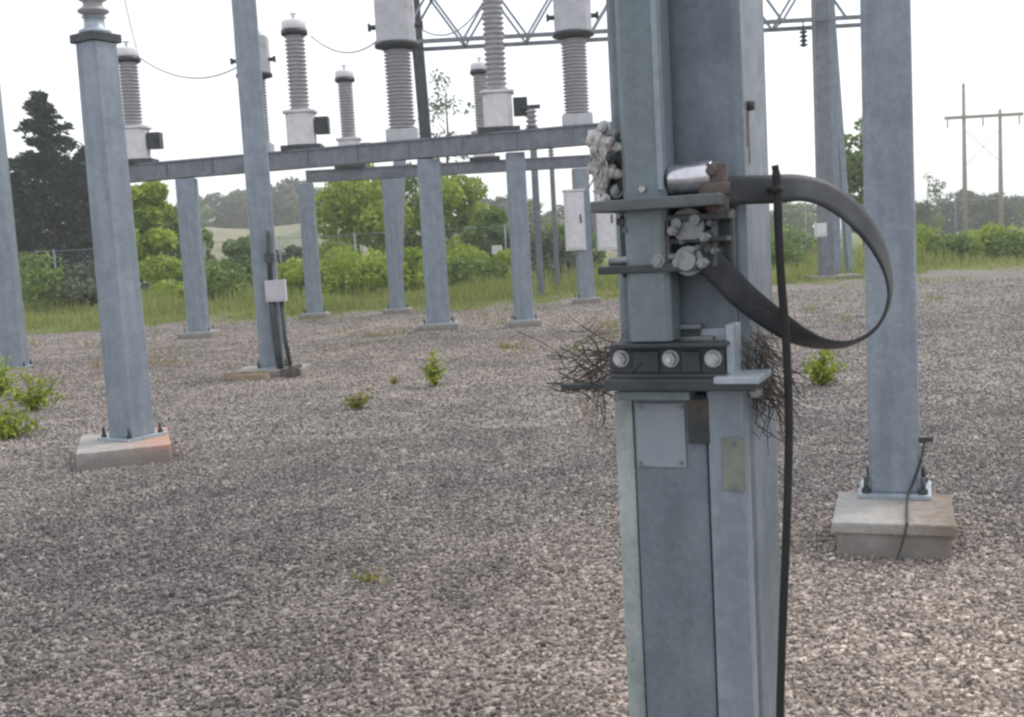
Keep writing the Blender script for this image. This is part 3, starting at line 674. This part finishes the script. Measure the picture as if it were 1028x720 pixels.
v2 = vt('second voltage transformer, standing clear right of the second column', top(304), 1.0, 1.52)
vt('rightmost and largest voltage transformer on the front beam', top(502), 1.0, 1.80)
ct('grey headed current transformer mostly hidden behind the second column', top(261), 1.0).scale = (.85, .85, .85)
c2t = ct('grey headed current transformer in the middle of the front beam', top(405), 1.0)
c3t = ct('grey headed current transformer beside the foreground column', top(581), .9)
for (px, lab) in [(352, 'smaller rear voltage transformer between the second and middle transformers'), (487, 'smaller rear voltage transformer half hidden behind the rightmost one')]:
    vt(lab, (atY(px, 165, GY).x, GY, gz1), .95, 1.5)
def wire(label, a, b, sag, r=.016):
    a = Vector(a); b = Vector(b); mb = MB()
    mb.tube([a + (b - a) * t + Vector((0, 0, -4 * sag * t * (1 - t))) for t in [i / 14 for i in range(15)]], r, 6)
    o = mb.build('conductor', M['wire'], None, 0, (a + b) / 2); return tag(o, label, 'wire', 'slack conductors between the transformers')
wire('slack wire from the leftmost transformer to the second column', atY(140, 58, BYat(140)), atY(262, 50, BYat(262)), .5)
wire('slack wire from the second to the middle transformer', atY(312, 36, BYat(312)), atY(387, 33, BYat(387)), .36)
wire('wire rising out of the photo from the leftmost transformer', atY(137, 48, BYat(137)), atY(120, -25, BYat(120)), .1)
wire('slack wire from the middle to the rightmost transformer', atY(424, 30, BYat(424)), atY(484, 4, BYat(484)), .3)

# white cabinets either side of the right rear post
for (px, lab) in [(577, 'white control cabinet on the left side of the rear post'), (608, 'white control cabinet on the right side of the rear post, touching the foreground column')]:
    Y = GY - .1; a = atY(px, 222, Y); root = thing('control_cabinet', lab, 'cabinet', (a.x, Y, a.z - .75), 0, 'white cabinets on the rear post')
    mb = MB(); mb.box((0, 0, .75), (.50, .40, 1.5)); mb.prism(sq(.56, .46, .01), 1.502, 1.55); mb.build('cabinet_body', M['white'], root, .01)
    mb = MB(); mb.box((0, -.212, .74), (.42, .02, 1.36)); dr = mb.build('door', M['white'], root, .006)
    mb = MB(); mb.box((.14, -.235, .8), (.04, .03, .22)); mb.build('handle', M['dark'], dr, .004)

for (px, pb, Y, w, ht, lab) in [(543, 292, 33, .20, 4.6, 'slim dark post behind the beam, just right of the slim right support post'), (560, 286, 36, .15, 4.2, 'thinnest post behind the beam, left of the white cabinets')]:
    x = atY(px, pb, Y).x; column(lab, (x, Y), 0, w, ht, 1, mat='beam', plate=1.8, group='posts under the equipment beams')
    r_ = thing('post_insulator', 'small insulator on top of the %s' % lab.split(',')[0], 'insulator', (x, Y, ht)); mb = MB(); mb.lathe(sheds(0, .7, .06, .12, 7), (0, 0, 0), 10); mb.build('porcelain_stack', M['porcelain'], r_); mb = MB(); mb.cyl((0, 0, .7), (0, 0, .78), .08, 10); mb.build('top_fitting', M['dark'], r_)
tb_ = top(535); r_ = thing('post_insulator', 'short stubby insulator standing on the front beam right of the largest transformer', 'insulator', tb_)
mb = MB(); mb.lathe(sheds(.04, .40, .07, .12, 4), (0, 0, 0), 12); mb.build('porcelain_stack', M['porcelain'], r_); mb = MB(); mb.box((0, 0, .02), (.24, .24, .04)); mb.build('base_fitting', M['dark'], r_); mb = MB(); mb.box((0, 0, .44), (.36, .1, .07)); mb.build('top_fitting', M['dark'], r_)
# ------------------------------------------------------------------ gantry
TY = 34.0
def bar(mb, a, b, w):
    a = Vector(a); b = Vector(b); d = b - a; m = d.to_track_quat('Z', 'Y').to_matrix(); mb.box((a + b) / 2, (w, w, d.length), 0, m)
g = thing('lattice_gantry', 'tall lattice gantry crossing behind the transformers', 'gantry', (0, TY, 0))
xl, xr = atY(418, 20, TY).x, atY(826, 10, TY).x
zb, zt = 7.75, 10.6
mb = MB(); 
for y in (-.65, .65):
    for z in (zb, zt): bar(mb, (xl - 1, y, z), (xr + 1.5, y, z), .11)
mb.build('chord', M['beam'], g)
mb = MB(); k = 7; st = (xr - xl + 1) / k
for i in range(k):
    x = xl - .5 + st * i
    for y in (-.65, .65):
        bar(mb, (x, y, zb), (x + st, y, zt), .065); bar(mb, (x, y, zt), (x + st, y, zb), .065)
    bar(mb, (x, -.65, zb), (x, .65, zb), .05); bar(mb, (x, -.65, zt), (x, .65, zt), .05)
mb.build('lattice_bracing', M['galv'], g)
gl = gx(464, TY)[0]
def leg(x0, y0, x1, y1, z1, w, m): 
    mb = MB(); bar(mb, (x0, y0, 0), (x1, y1, z1), w); mb.build('leg', M[m], g)
at_ = atY(416, 0, TY); bt_ = atY(430, 140, TY); dx = (bt_.x - at_.x) / (bt_.z - at_.z)
leg(atY(442, 302, TY).x, 0, at_.x + dx * (10.9 - at_.z), 0, 10.9, .34, 'dark')
leg(atY(396, 300, TY).x, .4, at_.x + dx * (10.9 - at_.z) - .1, .1, 10.9, .3, 'galv')
for (px, w, y, m) in [(828, .40, -.2, 'beam'), (844, .27, .5, 'galv')]:
    x = atY(px, 278, TY).x; leg(x, y, x, y, 11.0, w, m)
x = atY(845, 278, TY).x; leg(x + .5, .8, x - .1, .6, 11.0, .2, 'galv')
fo = atY(838, 280, TY); footing('tan concrete pad under the right gantry legs', fo.x, TY + .1, 1.5, 1.3, .12, 'conc')
a = atY(824, 231, TY - .35); mb = MB(); mb.box((0, 0, 0), (.34, .18, .42)); mb.box((0, -.1, 0), (.28, .02, .34)); s = mb.build('switch_box', M['white'], None, .01); s.location = a - Vector((0, -.03, 0)); tag(s, 'small white switch box on the right gantry leg', 'box')
mb = MB(); h = atY(800, 12, TY); mb.lathe(sheds(-.5, 0, .05, .13, 4), (0, 0, 0), 10); mb.cyl((0, 0, 0), (0, 0, .3), .02, 6); s = mb.build('hanging_insulator', M['dark'], None); s.location = (h.x, TY - .65, zb - .28); tag(s, 'small dark insulator hanging under the gantry at right', 'insulator')

# wooden transmission H-frame far behind
HY = 122.0; hx = atY(975, 228, HY).x
hf = thing('transmission_tower', 'distant wooden H frame transmission structure at right', 'pylon', (0, HY, 0))
xa, xb = atY(969, 225, HY).x, atY(1005, 225, HY).x
for (x, px, py) in [(xa, 966, 84), (xb, 1002, 110)]:
    mb = MB(); mb.tube([(x, 0, 0), (x, 0, hgt(px, py, HY))], [.26, .17], 10); mb.build('pole', M['wood'], hf)
zc = hgt(985, 117, HY); mb = MB(); mb.box(((xa + xb) / 2 + .1, -.25, zc), (8.6, .22, .34)); mb.build('crossarm', M['wood'], hf)
mb = MB(); bar(mb, (xa, -.22, zc - 5.2), (xb, -.22, zc - 1.4), .05); bar(mb, (xa, -.3, zc - 1.4), (xb, -.3, zc - 5.2), .05); mb.build('cross_brace', M['wood'], hf)
for x in (xa - 1.9, (xa + xb) / 2, xb + 2.0):
    mb = MB(); mb.lathe(sheds(0, .9, .06, .13, 6), (x, -.25, zc - 1.1), 8); mb.build('insulator', M['porcelain'], hf)

# ------------------------------------------------------------------ foreground column
FT = R(-24); FW = .284
ex = Vector((math.cos(FT), math.sin(FT), 0)); ey = Vector((-math.sin(FT), math.cos(FT), 0))
fm = atY(686, 360, 2.32)                      # middle of the front face
FC = Vector((fm.x, fm.y, 0)) + ey * (FW / 2)  # axis of the column on the ground
fcol = thing('steel_column', 'thick foreground column bearing bolted brackets, a nest and the strap loop', 'column', FC, FT, 'galvanized columns standing in the yard')
def loc3(px, py, s):
    """local column coordinates of the pixel's ray on the plane s metres in front of the front face"""
    d = ray(px, py); o = FC - ey * (FW / 2 + s)
    t = (o - CAM).dot(ey) / d.dot(ey); w = CAM + d * t
    return Vector(((w - FC).dot(ex), -FW / 2 - s, w.z))
def rect(x0, y0, x1, y1, s):
    xm, ym = (x0 + x1) / 2, (y0 + y1) / 2
    return loc3(x0, ym, s).x, loc3(x1, ym, s).x, loc3(xm, y1, s).z, loc3(xm, y0, s).z
def fbox(mb, x0, y0, x1, y1, near, far):
    u0, u1, z0, z1 = rect(x0, y0, x1, y1, near)
    return mb.box(((u0 + u1) / 2, -FW / 2 - (near + far) / 2, (z0 + z1) / 2), (u1 - u0, near - far, z1 - z0))
def fbolt(px, py, s0, s1, r, parent, mat='boltm', n=6, name='bolt'):
    c = loc3(px, py, s1); c0 = Vector((c.x, -FW / 2 - s0, c.z)); mb = MB()
    mb.cyl(c0, c, r, n); mb.cyl(c, c + Vector((0, -.006, 0)), r * .55, 10); mb.cyl(c0, c0 + Vector((0, -.003, 0)), r * 1.35, 14)
    return mb.build(name, M[mat], parent)
mb = MB(); mb.prism(sq(FW, FW, .014), .0, 4.6); mb.build('shaft', M['galv_main'], fcol, .004, seg=3)
mb = MB(); mb.box((0, 0, .013), (.44, .44, .026)); mb.build('base_plate', M['galv_light'], fcol, .003)
# lower frame bolted to the column: mottled left flange, channel, right rail
u0, u1, _, zt_ = rect(622, 390, 640, 560, .01); zt_ = loc3(630, 392, .01).z
mb = MB(); mb.box(((u0 + u1) / 2, -FW / 2 - .0, zt_ / 2 + .014), (u1 - u0, .05, zt_ - .03)); mb.build('side_flange', M['galv_mottle'], fcol, .003)
u0, u1, _, _ = rect(641, 400, 713, 640, .05); zc_ = loc3(676, 396, .05).z
mb = MB(); mb.box(((u0 + u1) / 2, -FW / 2 - .028, zc_ / 2 + .014), (u1 - u0, .05, zc_ - .03)); mb.build('channel_face', M['galv_main'], fcol, .005)
u0, u1, _, _ = rect(714, 400, 750, 640, .06); zc_ = loc3(735, 390, .06).z
mb = MB(); mb.box(((u0 + u1) / 2, -FW / 2 - .034, zc_ / 2 + .014), (u1 - u0, .06, zc_ - .03)); mb.build('mounting_rail', M['galv'], fcol, .004)
mb = MB(); fbox(mb, 639, 405, 688, 469, .058, .054); mb.build('name_plate', M['plate'], fcol, .001)
mb = MB(); fbox(mb, 690, 400, 712, 446, .066, .054); mb.build('gap_shade_block', M['dark'], fcol, .003)  # dark block stands in for the shaded gap under the shelf
mb = MB(); fbox(mb, 725, 440, 748, 493, .069, .065); tg = mb.build('tag_plate', M['olive'], fcol, .001)
for (px, py, s0) in [(643, 409, .058), (684, 409, .058), (643, 465, .058), (684, 465, .058), (736, 445, .069), (736, 488, .069)]: fbolt(px, py, s0 - .0005, s0 + .002, .0032, fcol, 'cast', 10, 'rivet')
# upper bracket
ub = MB(); fbox(ub, 592, 198, 722, 210, .15, -.0); upb = ub.build('upper_bracket', M['cast_dark'], fcol, .003)
mb = MB(); fbox(mb, 622, 213, 736, 277, .045, .002); mb.build('dark_housing_cavity', M['dark'], upb, .006)  # bearing housing as a dark box, its tone painting the shaded cavity
mb = MB()
fbox(mb, 618, 216, 732, 223, .10, .046); fbox(mb, 624, 240, 730, 245, .09, .046); fbox(mb, 600, 266, 700, 274, .115, .046); mb.build('bearing_rib', M['dark'], upb, .002)
mb = MB(); c = loc3(691, 262, .10); mb.cyl(c, c + Vector((0, .055, 0)), .030, 20); mb.cyl(c + Vector((0, -.02, 0)), c, .019, 14); mb.build('bearing_boss', M['cast'], upb)
mb = MB(); c = loc3(690, 226, .09); mb.cyl(c, c + Vector((0, .045, 0)), .034, 20); mb.cyl(c + Vector((-.02, -.012, .004)), c + Vector((-.02, .0, .004)), .011, 8); mb.cyl(c + Vector((.018, -.012, .01)), c + Vector((.018, .0, .01)), .011, 8); mb.build('bearing_boss', M['cast'], upb)
for (px, py, r) in [(660, 262, .0155), (674, 232, .010), (706, 238, .010), (704, 264, .011), (679, 264, .010)]: fbolt(px, py, .06, .118, r, upb, 'cast')
mb = MB(); c0 = loc3(680, 258, .09); mb.cyl(loc3(612, 263, .09), c0, .009, 10); mb.build('lever', M['cast'], upb)
for (px, py, r) in [(712, 224, .007), (668, 246, .008), (716, 252, .008), (684, 243, .006), (700, 249, .007), (628, 231, .008)]: fbolt(px, py, .046, .100, r, upb, 'cast_dark', 6, 'nut')
mb = MB(); fbox(mb, 664, 222, 668, 276, .112, .05); fbox(mb, 714, 213, 719, 268, .08, .046); mb.build('side_lug', M['cast_dark'], upb, .002)
# rusty hub that the strap is bolted to
mb = MB(); c = loc3(722, 190, .06)
mb.cyl(c + Vector((0, -.02, -.05)), c + Vector((0, -.02, .05)), .024, 14); mb.cyl(c + Vector((-.005, -.02, -.012)), c + Vector((-.005, -.02, .012)), .033, 14)
for dz in (-.036, .036): mb.cyl(c + Vector((-.004, -.05, dz)), c + Vector((-.004, 0, dz)), .012, 6)
mb.build('rusty_hub', M['rust'], upb, .002)
# lower bracket
lb = MB(); fbox(lb, 612, 349, 728, 378, .075, .062); fbox(lb, 612, 345, 728, 349.5, .115, .062); fbox(lb, 612, 376, 728, 380, .105, .062); lbk = lb.build('lower_bracket', M['dark'], fcol, .002)
mb = MB(); fbox(mb, 634, 352, 661, 375, .082, .0755); fbox(mb, 683, 352, 703, 375, .082, .0755); mb.build('spacer', M['dark'], lbk, .003)
for px in (621, 671, 714): fbolt(px, 361, .0755, .094, .0135, lbk)
mb = MB(); fbox(mb, 606, 381, 758, 393, .125, -.05); mb.build('shelf_plate', M['dark'], lbk, .003)
mb = MB(); fbox(mb, 563, 386, 640, 391, .06, .02); mb.build('flat_bar', M['dark'], lbk, .001)
mb = MB(); fbox(mb, 716, 379, 762, 386, .130, -.0); mb.build('shelf_lip', M['galv_light'], lbk, .002)
mb = MB(); fbox(mb, 729, 326, 737, 382, .075, .0); fbox(mb, 703, 330, 729, 347, .012, .0); mb.build('stay_angle', M['galv_light'], lbk, .002)
mb = MB(); c = loc3(700, 332, .03); fbox(mb, 676, 326, 703, 331, .035, .0); fbox(mb, 676, 338, 716, 344, .03, .0); mb.build('keeper_strip', M['cast'], lbk, .002)
mb = MB(); fbox(mb, 620, 393, 692, 402, .10, .03); mb.build('shelf_gusset', M['galv_teal'], lbk, .002)
fbolt(756, 395, -.02, .01, .010, lbk, 'pale')
# stained bolt on the right flank
mb = MB(); w = loc3(752, 103, 0); y0 = -FW / 2 + .06
mb.cyl((FW / 2 - .002, y0, w.z), (FW / 2 + .014, y0, w.z), .011, 6); mb.build('bolt', M['rust'], fcol)
mb = MB(); mb.box((FW / 2 + .001, y0, w.z - .065), (.003, .005, .11)); mb.box((FW / 2 + .001, y0 - .018, w.z - .05), (.003, .004, .07)); mb.build('rust_streak', M['stain'], fcol, .001)


# operating tube (turns inside the brackets)
u0, u1, z0, _ = rect(629, 300, 673, 345, .11); z0 = loc3(650, 345, .11).z
ot = thing('operating_tube', 'greenish vertical drive tube running down the front of the foreground column', 'tube', FC, FT)
w_ = u1 - u0; tz = z0 + .002
mb = MB(); mb.v = []
mb.prism(sq(w_, .09, .012), tz, 4.3); mb.build('tube_shaft', M['galv_teal'], ot, .003).location = ((u0 + u1) / 2, -FW / 2 - .063, 0)
u_s = loc3(656, 100, .12).x
mb = MB(); mb.box((u1 - .008, -FW / 2 - .112, (loc3(655, 192, .11).z + 4.3) / 2), (.012, .008, 4.3 - loc3(655, 192, .11).z)); mb.build('weld_seam', M['galv'], ot, .002)
dm = thing('polished_drum', 'shiny horizontal steel drum on top of the upper bracket', 'drum', FC, FT)
a, b = loc3(673, 181, .075), loc3(716, 177, .075)
mb = MB(); mb.cyl(a, b, .031, 28); mb.build('drum_body', M['chrome'], dm, .002)
mb = MB(); mb.cyl(a - (b - a) * .12, a - (b - a) * .01, .026, 20); mb.build('drum_end', M['dark'], dm, .002); mb = MB(); mb.cyl(b + (b - a) * .01, b + (b - a) * .10, .027, 20); mb.build('drum_end', M['dark'], dm, .002)

# pale clamp with two jaws on the left of the tube
cl = thing('jaw_clamp', 'pale oxidised two jaw clamp left of the drive tube', 'clamp', FC, FT)
for (x0, y0, x1, y1) in [(593, 139, 631, 153), (594, 166, 632, 179)]:
    a, b = loc3(x0, y0, .085), loc3(x1, y1, .06); d = (b - a).normalized(); m = d.to_track_quat('Z', 'Y').to_matrix(); l = (b - a).length
    mb = MB(); mb.lathe([(.012, -.008), (.019, 0), (.020, l * .22), (.015, l * .26), (.015, l * .40), (.0185, l * .43), (.0185, l * .56), (.013, l * .60), (.011, l * .92), (.007, l)], a, 10, m, False)
    mb.box(a + d * l * .3 + Vector((0, 0, -.028)), (.022, .022, .05), 0, Matrix.Rotation(R(14), 3, 'Y')); mb.build('jaw', M['pale'], cl, .002)
mb = MB(); mb.box(loc3(600, 162, .06), (.022, .03, .13), 0, Matrix.Rotation(R(-4), 3, 'Y')); mb.cyl(loc3(596, 150, .10), loc3(596, 150, .04), .009, 6); mb.cyl(loc3(606, 187, .095), loc3(606, 187, .04), .009, 6); mb.build('jaw_bridge', M['pale'], cl, .003)
for (x, y) in [(628, 160), (630, 187)]:
    mb = MB(); c = loc3(x, y, .05); mb.lathe([(.010, -.03), (.026, -.02), (.029, 0), (.026, .02), (.012, .03)], c, 16, Matrix.Rotation(R(80), 3, 'X')); mb.build('jaw_pad', M['black'], cl)
mb = MB(); mb.box(loc3(618, 178, .03) + Vector((0, 0, 0)), (.06, .05, .10)); mb.box(loc3(622, 150, .03), (.045, .05, .06)); mb.build('clamp_block', M['dark'], cl, .005)
for (px, py, sx, r, l, m) in [(604, 128, .06, .010, .03, 'boltm'), (617, 134, .07, .007, .026, 'cast'), (611, 158, .095, .008, .02, 'dark'), (617, 192, .09, .009, .022, 'cast'), (606, 200, .1, .007, .02, 'boltm'), (636, 168, .045, .008, .02, 'cast'), (628, 196, .09, .006, .02, 'dark')]:
    c = loc3(px, py, sx); mb = MB(); mb.cyl(c, c + Vector((0, l, 0)), r, 6); mb.cyl(c + Vector((0, l * .5, 0)), c + Vector((0, l * .62, 0)), r * 1.6, 14); mb.cyl(c - Vector((0, .006, 0)), c, r * .5, 8); mb.build('nut', M[m], cl)
mb = MB()
for k_ in range(9):
    a_x, a_y = random.uniform(592, 610), random.uniform(132, 170); mb.tube(spline([loc3(a_x, a_y, .09), loc3(a_x + random.uniform(-8, 10), a_y + 14, .10), loc3(a_x + random.uniform(-6, 14), a_y + 30, .095)], 4), .0018, 5)
mb.build('frayed_strands', M['pale'], cl)['kind'] = 'stuff'
mb = MB(); c = loc3(644, 190, .118); mb.cyl(c, c + Vector((0, .012, 0)), .007, 6); mb.build('set_screw', M['pale'], cl)

# flexible braided strap: ribbon with a width direction at each control point
SY = 2.235
# (px, py, distance, width in px seen, turn of the width out of the picture plane)
ctrl = [(716, 193, 2.20, 28, 0), (745, 191, 2.20, 28, 0), (775, 190, 2.21, 27, 5), (805, 189, 2.215, 24, 25), (832, 197, 2.225, 24, 25), (858, 216, 2.235, 22, 30), (880, 244, 2.25, 19, 42), (892, 275, 2.26, 14, 58), (892, 305, 2.27, 11, 66), (878, 331, 2.28, 9, 70),
        (852, 345, 2.275, 8, 72), (824, 345, 2.26, 11, 66), (798, 335, 2.245, 18, 48), (770, 316, 2.23, 24, 30), (743, 294, 2.22, 27, 15), (720, 270, 2.215, 27, 5), (702, 256, 2.21, 24, 0)]
Pc = spline([atY(c[0], c[1], c[2]) for c in ctrl], 10)
An = spline([Vector((c[4], 0, 0)) for c in ctrl], 10)
WID = .057; TH = .0045
mb = MB(); vs = []; uvs = []; s_len = 0
view = Vector((0, 1, 0))
for i, p in enumerate(Pc):
    t = (Pc[min(i + 1, len(Pc) - 1)] - Pc[max(i - 1, 0)]).normalized()
    nrm = t.cross(view).normalized()          # in picture plane, across the strap
    a = R(An[i].x); wdir = (nrm * math.cos(a) + view * math.sin(a)); wdir = (wdir - t * wdir.dot(t)).normalized(); th = t.cross(wdir).normalized()
    if i: s_len += (p - Pc[i - 1]).length
    for (a_, b_) in ((-1, -1), (-.6, -1.15), (0, -1.2), (.6, -1.15), (1, -1), (1, 1), (.6, 1.15), (0, 1.2), (-.6, 1.15), (-1, 1)):
        vs.append(p + wdir * (a_ * WID / 2) + th * (b_ * TH / 2)); uvs.append((s_len, a_ * WID / 2))
k = 10; fs = []
for i in range(len(Pc) - 1):
    for j in range(k): fs.append((i * k + j, i * k + (j + 1) % k, (i + 1) * k + (j + 1) % k, (i + 1) * k + j))
fs += [tuple(range(k - 1, -1, -1)), tuple(range(len(vs) - k, len(vs)))]
me = bpy.data.meshes.new('braided_strap'); me.from_pydata([tuple(v) for v in vs], [], fs); me.update()
uvl = me.uv_layers.new(name='UVMap')
for l in me.loops: uvl.data[l.index].uv = uvs[l.vertex_index]
for p_ in me.polygons: p_.use_smooth = True
me.materials.append(M['braid'])
st = thing('flexible_strap', 'wide dark braided strap looping out right of the foreground column', 'strap', Pc[0])
sb = bpy.data.objects.new('braid', me); col.objects.link(sb); sb.parent = st; sb.location = -Vector(Pc[0])
for (pp, dd) in ((Pc[0], Pc[4]), (Pc[-1], Pc[-5])):
    d = (Vector(dd) - Vector(pp)).normalized(); m = Matrix((d, Vector((0, 1, 0)), d.cross(Vector((0, 1, 0))))).transposed()
    mb = MB(); c = Vector(pp) + d * .004 - Vector(Pc[0]); mb.box(c, (.036, .013, .062), 0, m)
    for q_ in (-.016, .016): mb.cyl(c + m @ Vector((0, -.02, q_)), c + m @ Vector((0, .0, q_)), .008, 6)
    mb.build('end_lug', M['dark'], st, .002)

# black cable
cy = 2.165
cp = spline([atY(778, 166, cy), atY(780, 185, cy), atY(782, 240, cy), atY(785, 290, cy + .01), atY(789, 340, cy + .02), atY(792, 420, cy + .02), atY(790, 520, cy + .01), atY(786, 620, cy), atY(783, 720, cy), atY(782, 820, cy), Vector((atY(782, 900, cy).x, cy, 0))], 6)
mb = MB(); rr = [.0085 if i > 3 else .007 for i in range(len(cp))]; mb.tube(cp, rr, 10)
cab = mb.build('black_cable', M['black'], None, 0, cp[-1]); tag(cab, 'black cable hanging straight down from the strap loop', 'cable')
mb = MB(); tt = atY(779, 190, cy) - cp[-1]; mb.tube([tt + Vector((0, .0, -.006)), tt + Vector((0, .0, .0)), tt + Vector((0, .0, .006))], .0125, 12); mb.box(tt + Vector((0, .034, 0)), (.014, .06, .01)); mb.build('cable_tie', M['black'], cab)
# thin dark tube drawn in as the shaded gap right of the rail
mb = MB(); mb.tube([loc3(744, 395, .01), loc3(752, 500, .012), loc3(753, 600, .012), loc3(758, 720, .012), Vector((loc3(760, 800, .012).x, -FW / 2 - .012, 0))], .005, 6); w = mb.build('gap_shade_line', M['dark'], None)
w.location = FC; w.rotation_euler = (0, 0, FT); tag(w, 'thin dark line standing in for the shaded gap beside the right rail of the foreground column', 'wire')

# bird nest of twigs on the lower bracket
nest = thing('bird_nest', 'messy twig nest caught around the lower bracket of the foreground column', 'nest', FC, FT)
tw = MB(); sw = MB()
def twig(mb, px, py, s, ang, l, r, bend=.5):
    c = loc3(px, py, s); d = Vector((math.cos(ang), random.uniform(-.6, .6), math.sin(ang))).normalized(); l *= random.choice((.6, .9, 1.1, 1.5))
    p = c - d * l / 2; P = [p.copy()]
    for _ in range(4):
        d = (d + Vector((random.gauss(0, 1), random.gauss(0, 1), random.gauss(0, 1))) * bend * .42).normalized(); p = p + d * l / 4; P.append(p.copy())
    mb.tube(P, [r, r, r * .85, r * .7, r * .4], 4, False)
    if random.random() < .3:
        e = (d + Vector((random.gauss(0, .7), random.gauss(0, .7), random.gauss(0, .7)))).normalized(); mb.tube([P[2], P[2] + e * l * .3], [r * .7, r * .3], 4, False)
for i in range(95):
    twig(tw, random.gauss(605, 17), random.gauss(369, 15), random.uniform(-.10, .09), random.gauss(0.15, .5), random.uniform(.04, .13), random.uniform(.0008, .0019))
for i in range(14):
    twig(tw, random.uniform(572, 610), random.gauss(387, 3), random.uniform(-.02, .08), random.gauss(0, .12), random.uniform(.08, .15), random.uniform(.0012, .0026))
for i in range(190):
    t = random.random() ** .8; twig(tw, 742 + 38 * t + random.gauss(0, 9), random.gauss(352 + 44 * t, 22), random.uniform(-.14, .01), random.gauss(-1.05, .5), random.uniform(.05, .14), random.uniform(.0008, .0018))
for i in range(14):
    twig(tw, random.uniform(765, 806), random.gauss(402, 9), random.uniform(-.1, .02), random.gauss(-.25, .3), random.uniform(.06, .12), random.uniform(.0007, .0014))
for i in range(30):
    twig(sw if i % 3 else tw, random.gauss(594, 10), random.gauss(410, 14), random.uniform(-.04, .05), random.gauss(-1.45, .25), random.uniform(.05, .11), random.uniform(.0007, .0015))
for i in range(30):
    twig(sw, random.gauss(614, 14), random.gauss(334, 8), random.uniform(-.08, .03), random.gauss(.4, .6), random.uniform(.03, .08), random.uniform(.0008, .0016))
for i in range(40):
    twig(sw, random.gauss(758, 12), random.gauss(335, 14), random.uniform(-.14, .0), random.gauss(-1.0, .5), random.uniform(.03, .09), random.uniform(.0007, .0014))
tw.build('twig', M['twig'], nest)['kind'] = 'stuff'; sw.build('straw', M['straw'], nest)['kind'] = 'stuff'

# ------------------------------------------------------------------ pale summer haze over the yard
mb = MB(); mb.box((0, 400, 10), (1220, 1020, 24)); hz = mb.build('haze', None) if False else mb
hm = bpy.data.materials.new('thin_haze'); hm.use_nodes = True; hn = hm.node_tree
for nd in list(hn.nodes):
    if nd.type == 'BSDF_PRINCIPLED': hn.nodes.remove(nd)
pv = hn.nodes.new('ShaderNodeVolumePrincipled'); pv.inputs['Color'].default_value = (.93, .95, .97, 1); pv.inputs['Density'].default_value = .0012; pv.inputs['Anisotropy'].default_value = .2
hn.links.new(pv.outputs[0], hn.nodes['Material Output'].inputs['Volume'])
hz = hz.build('haze', hm); hz['kind'] = 'stuff'
# ------------------------------------------------------------------ light
w = bpy.data.worlds.new('World'); scene.world = w; w.use_nodes = True; nt = w.node_tree
sky = nt.nodes.new('ShaderNodeTexSky'); sky.sky_type = 'NISHITA'; sky.sun_disc = False
S = Vector((.75, .45, 1.15)).normalized()
sky.sun_elevation = math.asin(S.z); sky.sun_rotation = math.atan2(S.x, S.y); sky.dust_density = 4; sky.air_density = 1.2
mx = nt.nodes.new('ShaderNodeMix'); mx.data_type = 'RGBA'; mx.inputs[0].default_value = .7
mx.inputs[7].default_value = (9.3, 9.45, 9.8, 1)     # even overcast veil
nt.links.new(sky.outputs[0], mx.inputs[6]); nt.links.new(mx.outputs[2], nt.nodes['Background'].inputs[0])
nt.nodes['Background'].inputs[1].default_value = .11
sl = bpy.data.lights.new('sun', 'SUN'); sl.energy = 1.0; sl.angle = R(14); sl.color = (1, .96, .90)
so = bpy.data.objects.new('sun', sl); col.objects.link(so); so.rotation_euler = S.to_track_quat('Z', 'Y').to_euler(); so.location = (10, 5, 20)
vs_ = scene.view_settings; vs_.view_transform = 'Standard'; vs_.look = 'None'; vs_.gamma = 1; vs_.exposure = .60; vs_.use_curve_mapping = False
scene.cycles.filter_width = 2.5
scene.cycles.use_denoising = True
scene.cycles.max_bounces = 6
scene.cycles.volume_bounces = 1
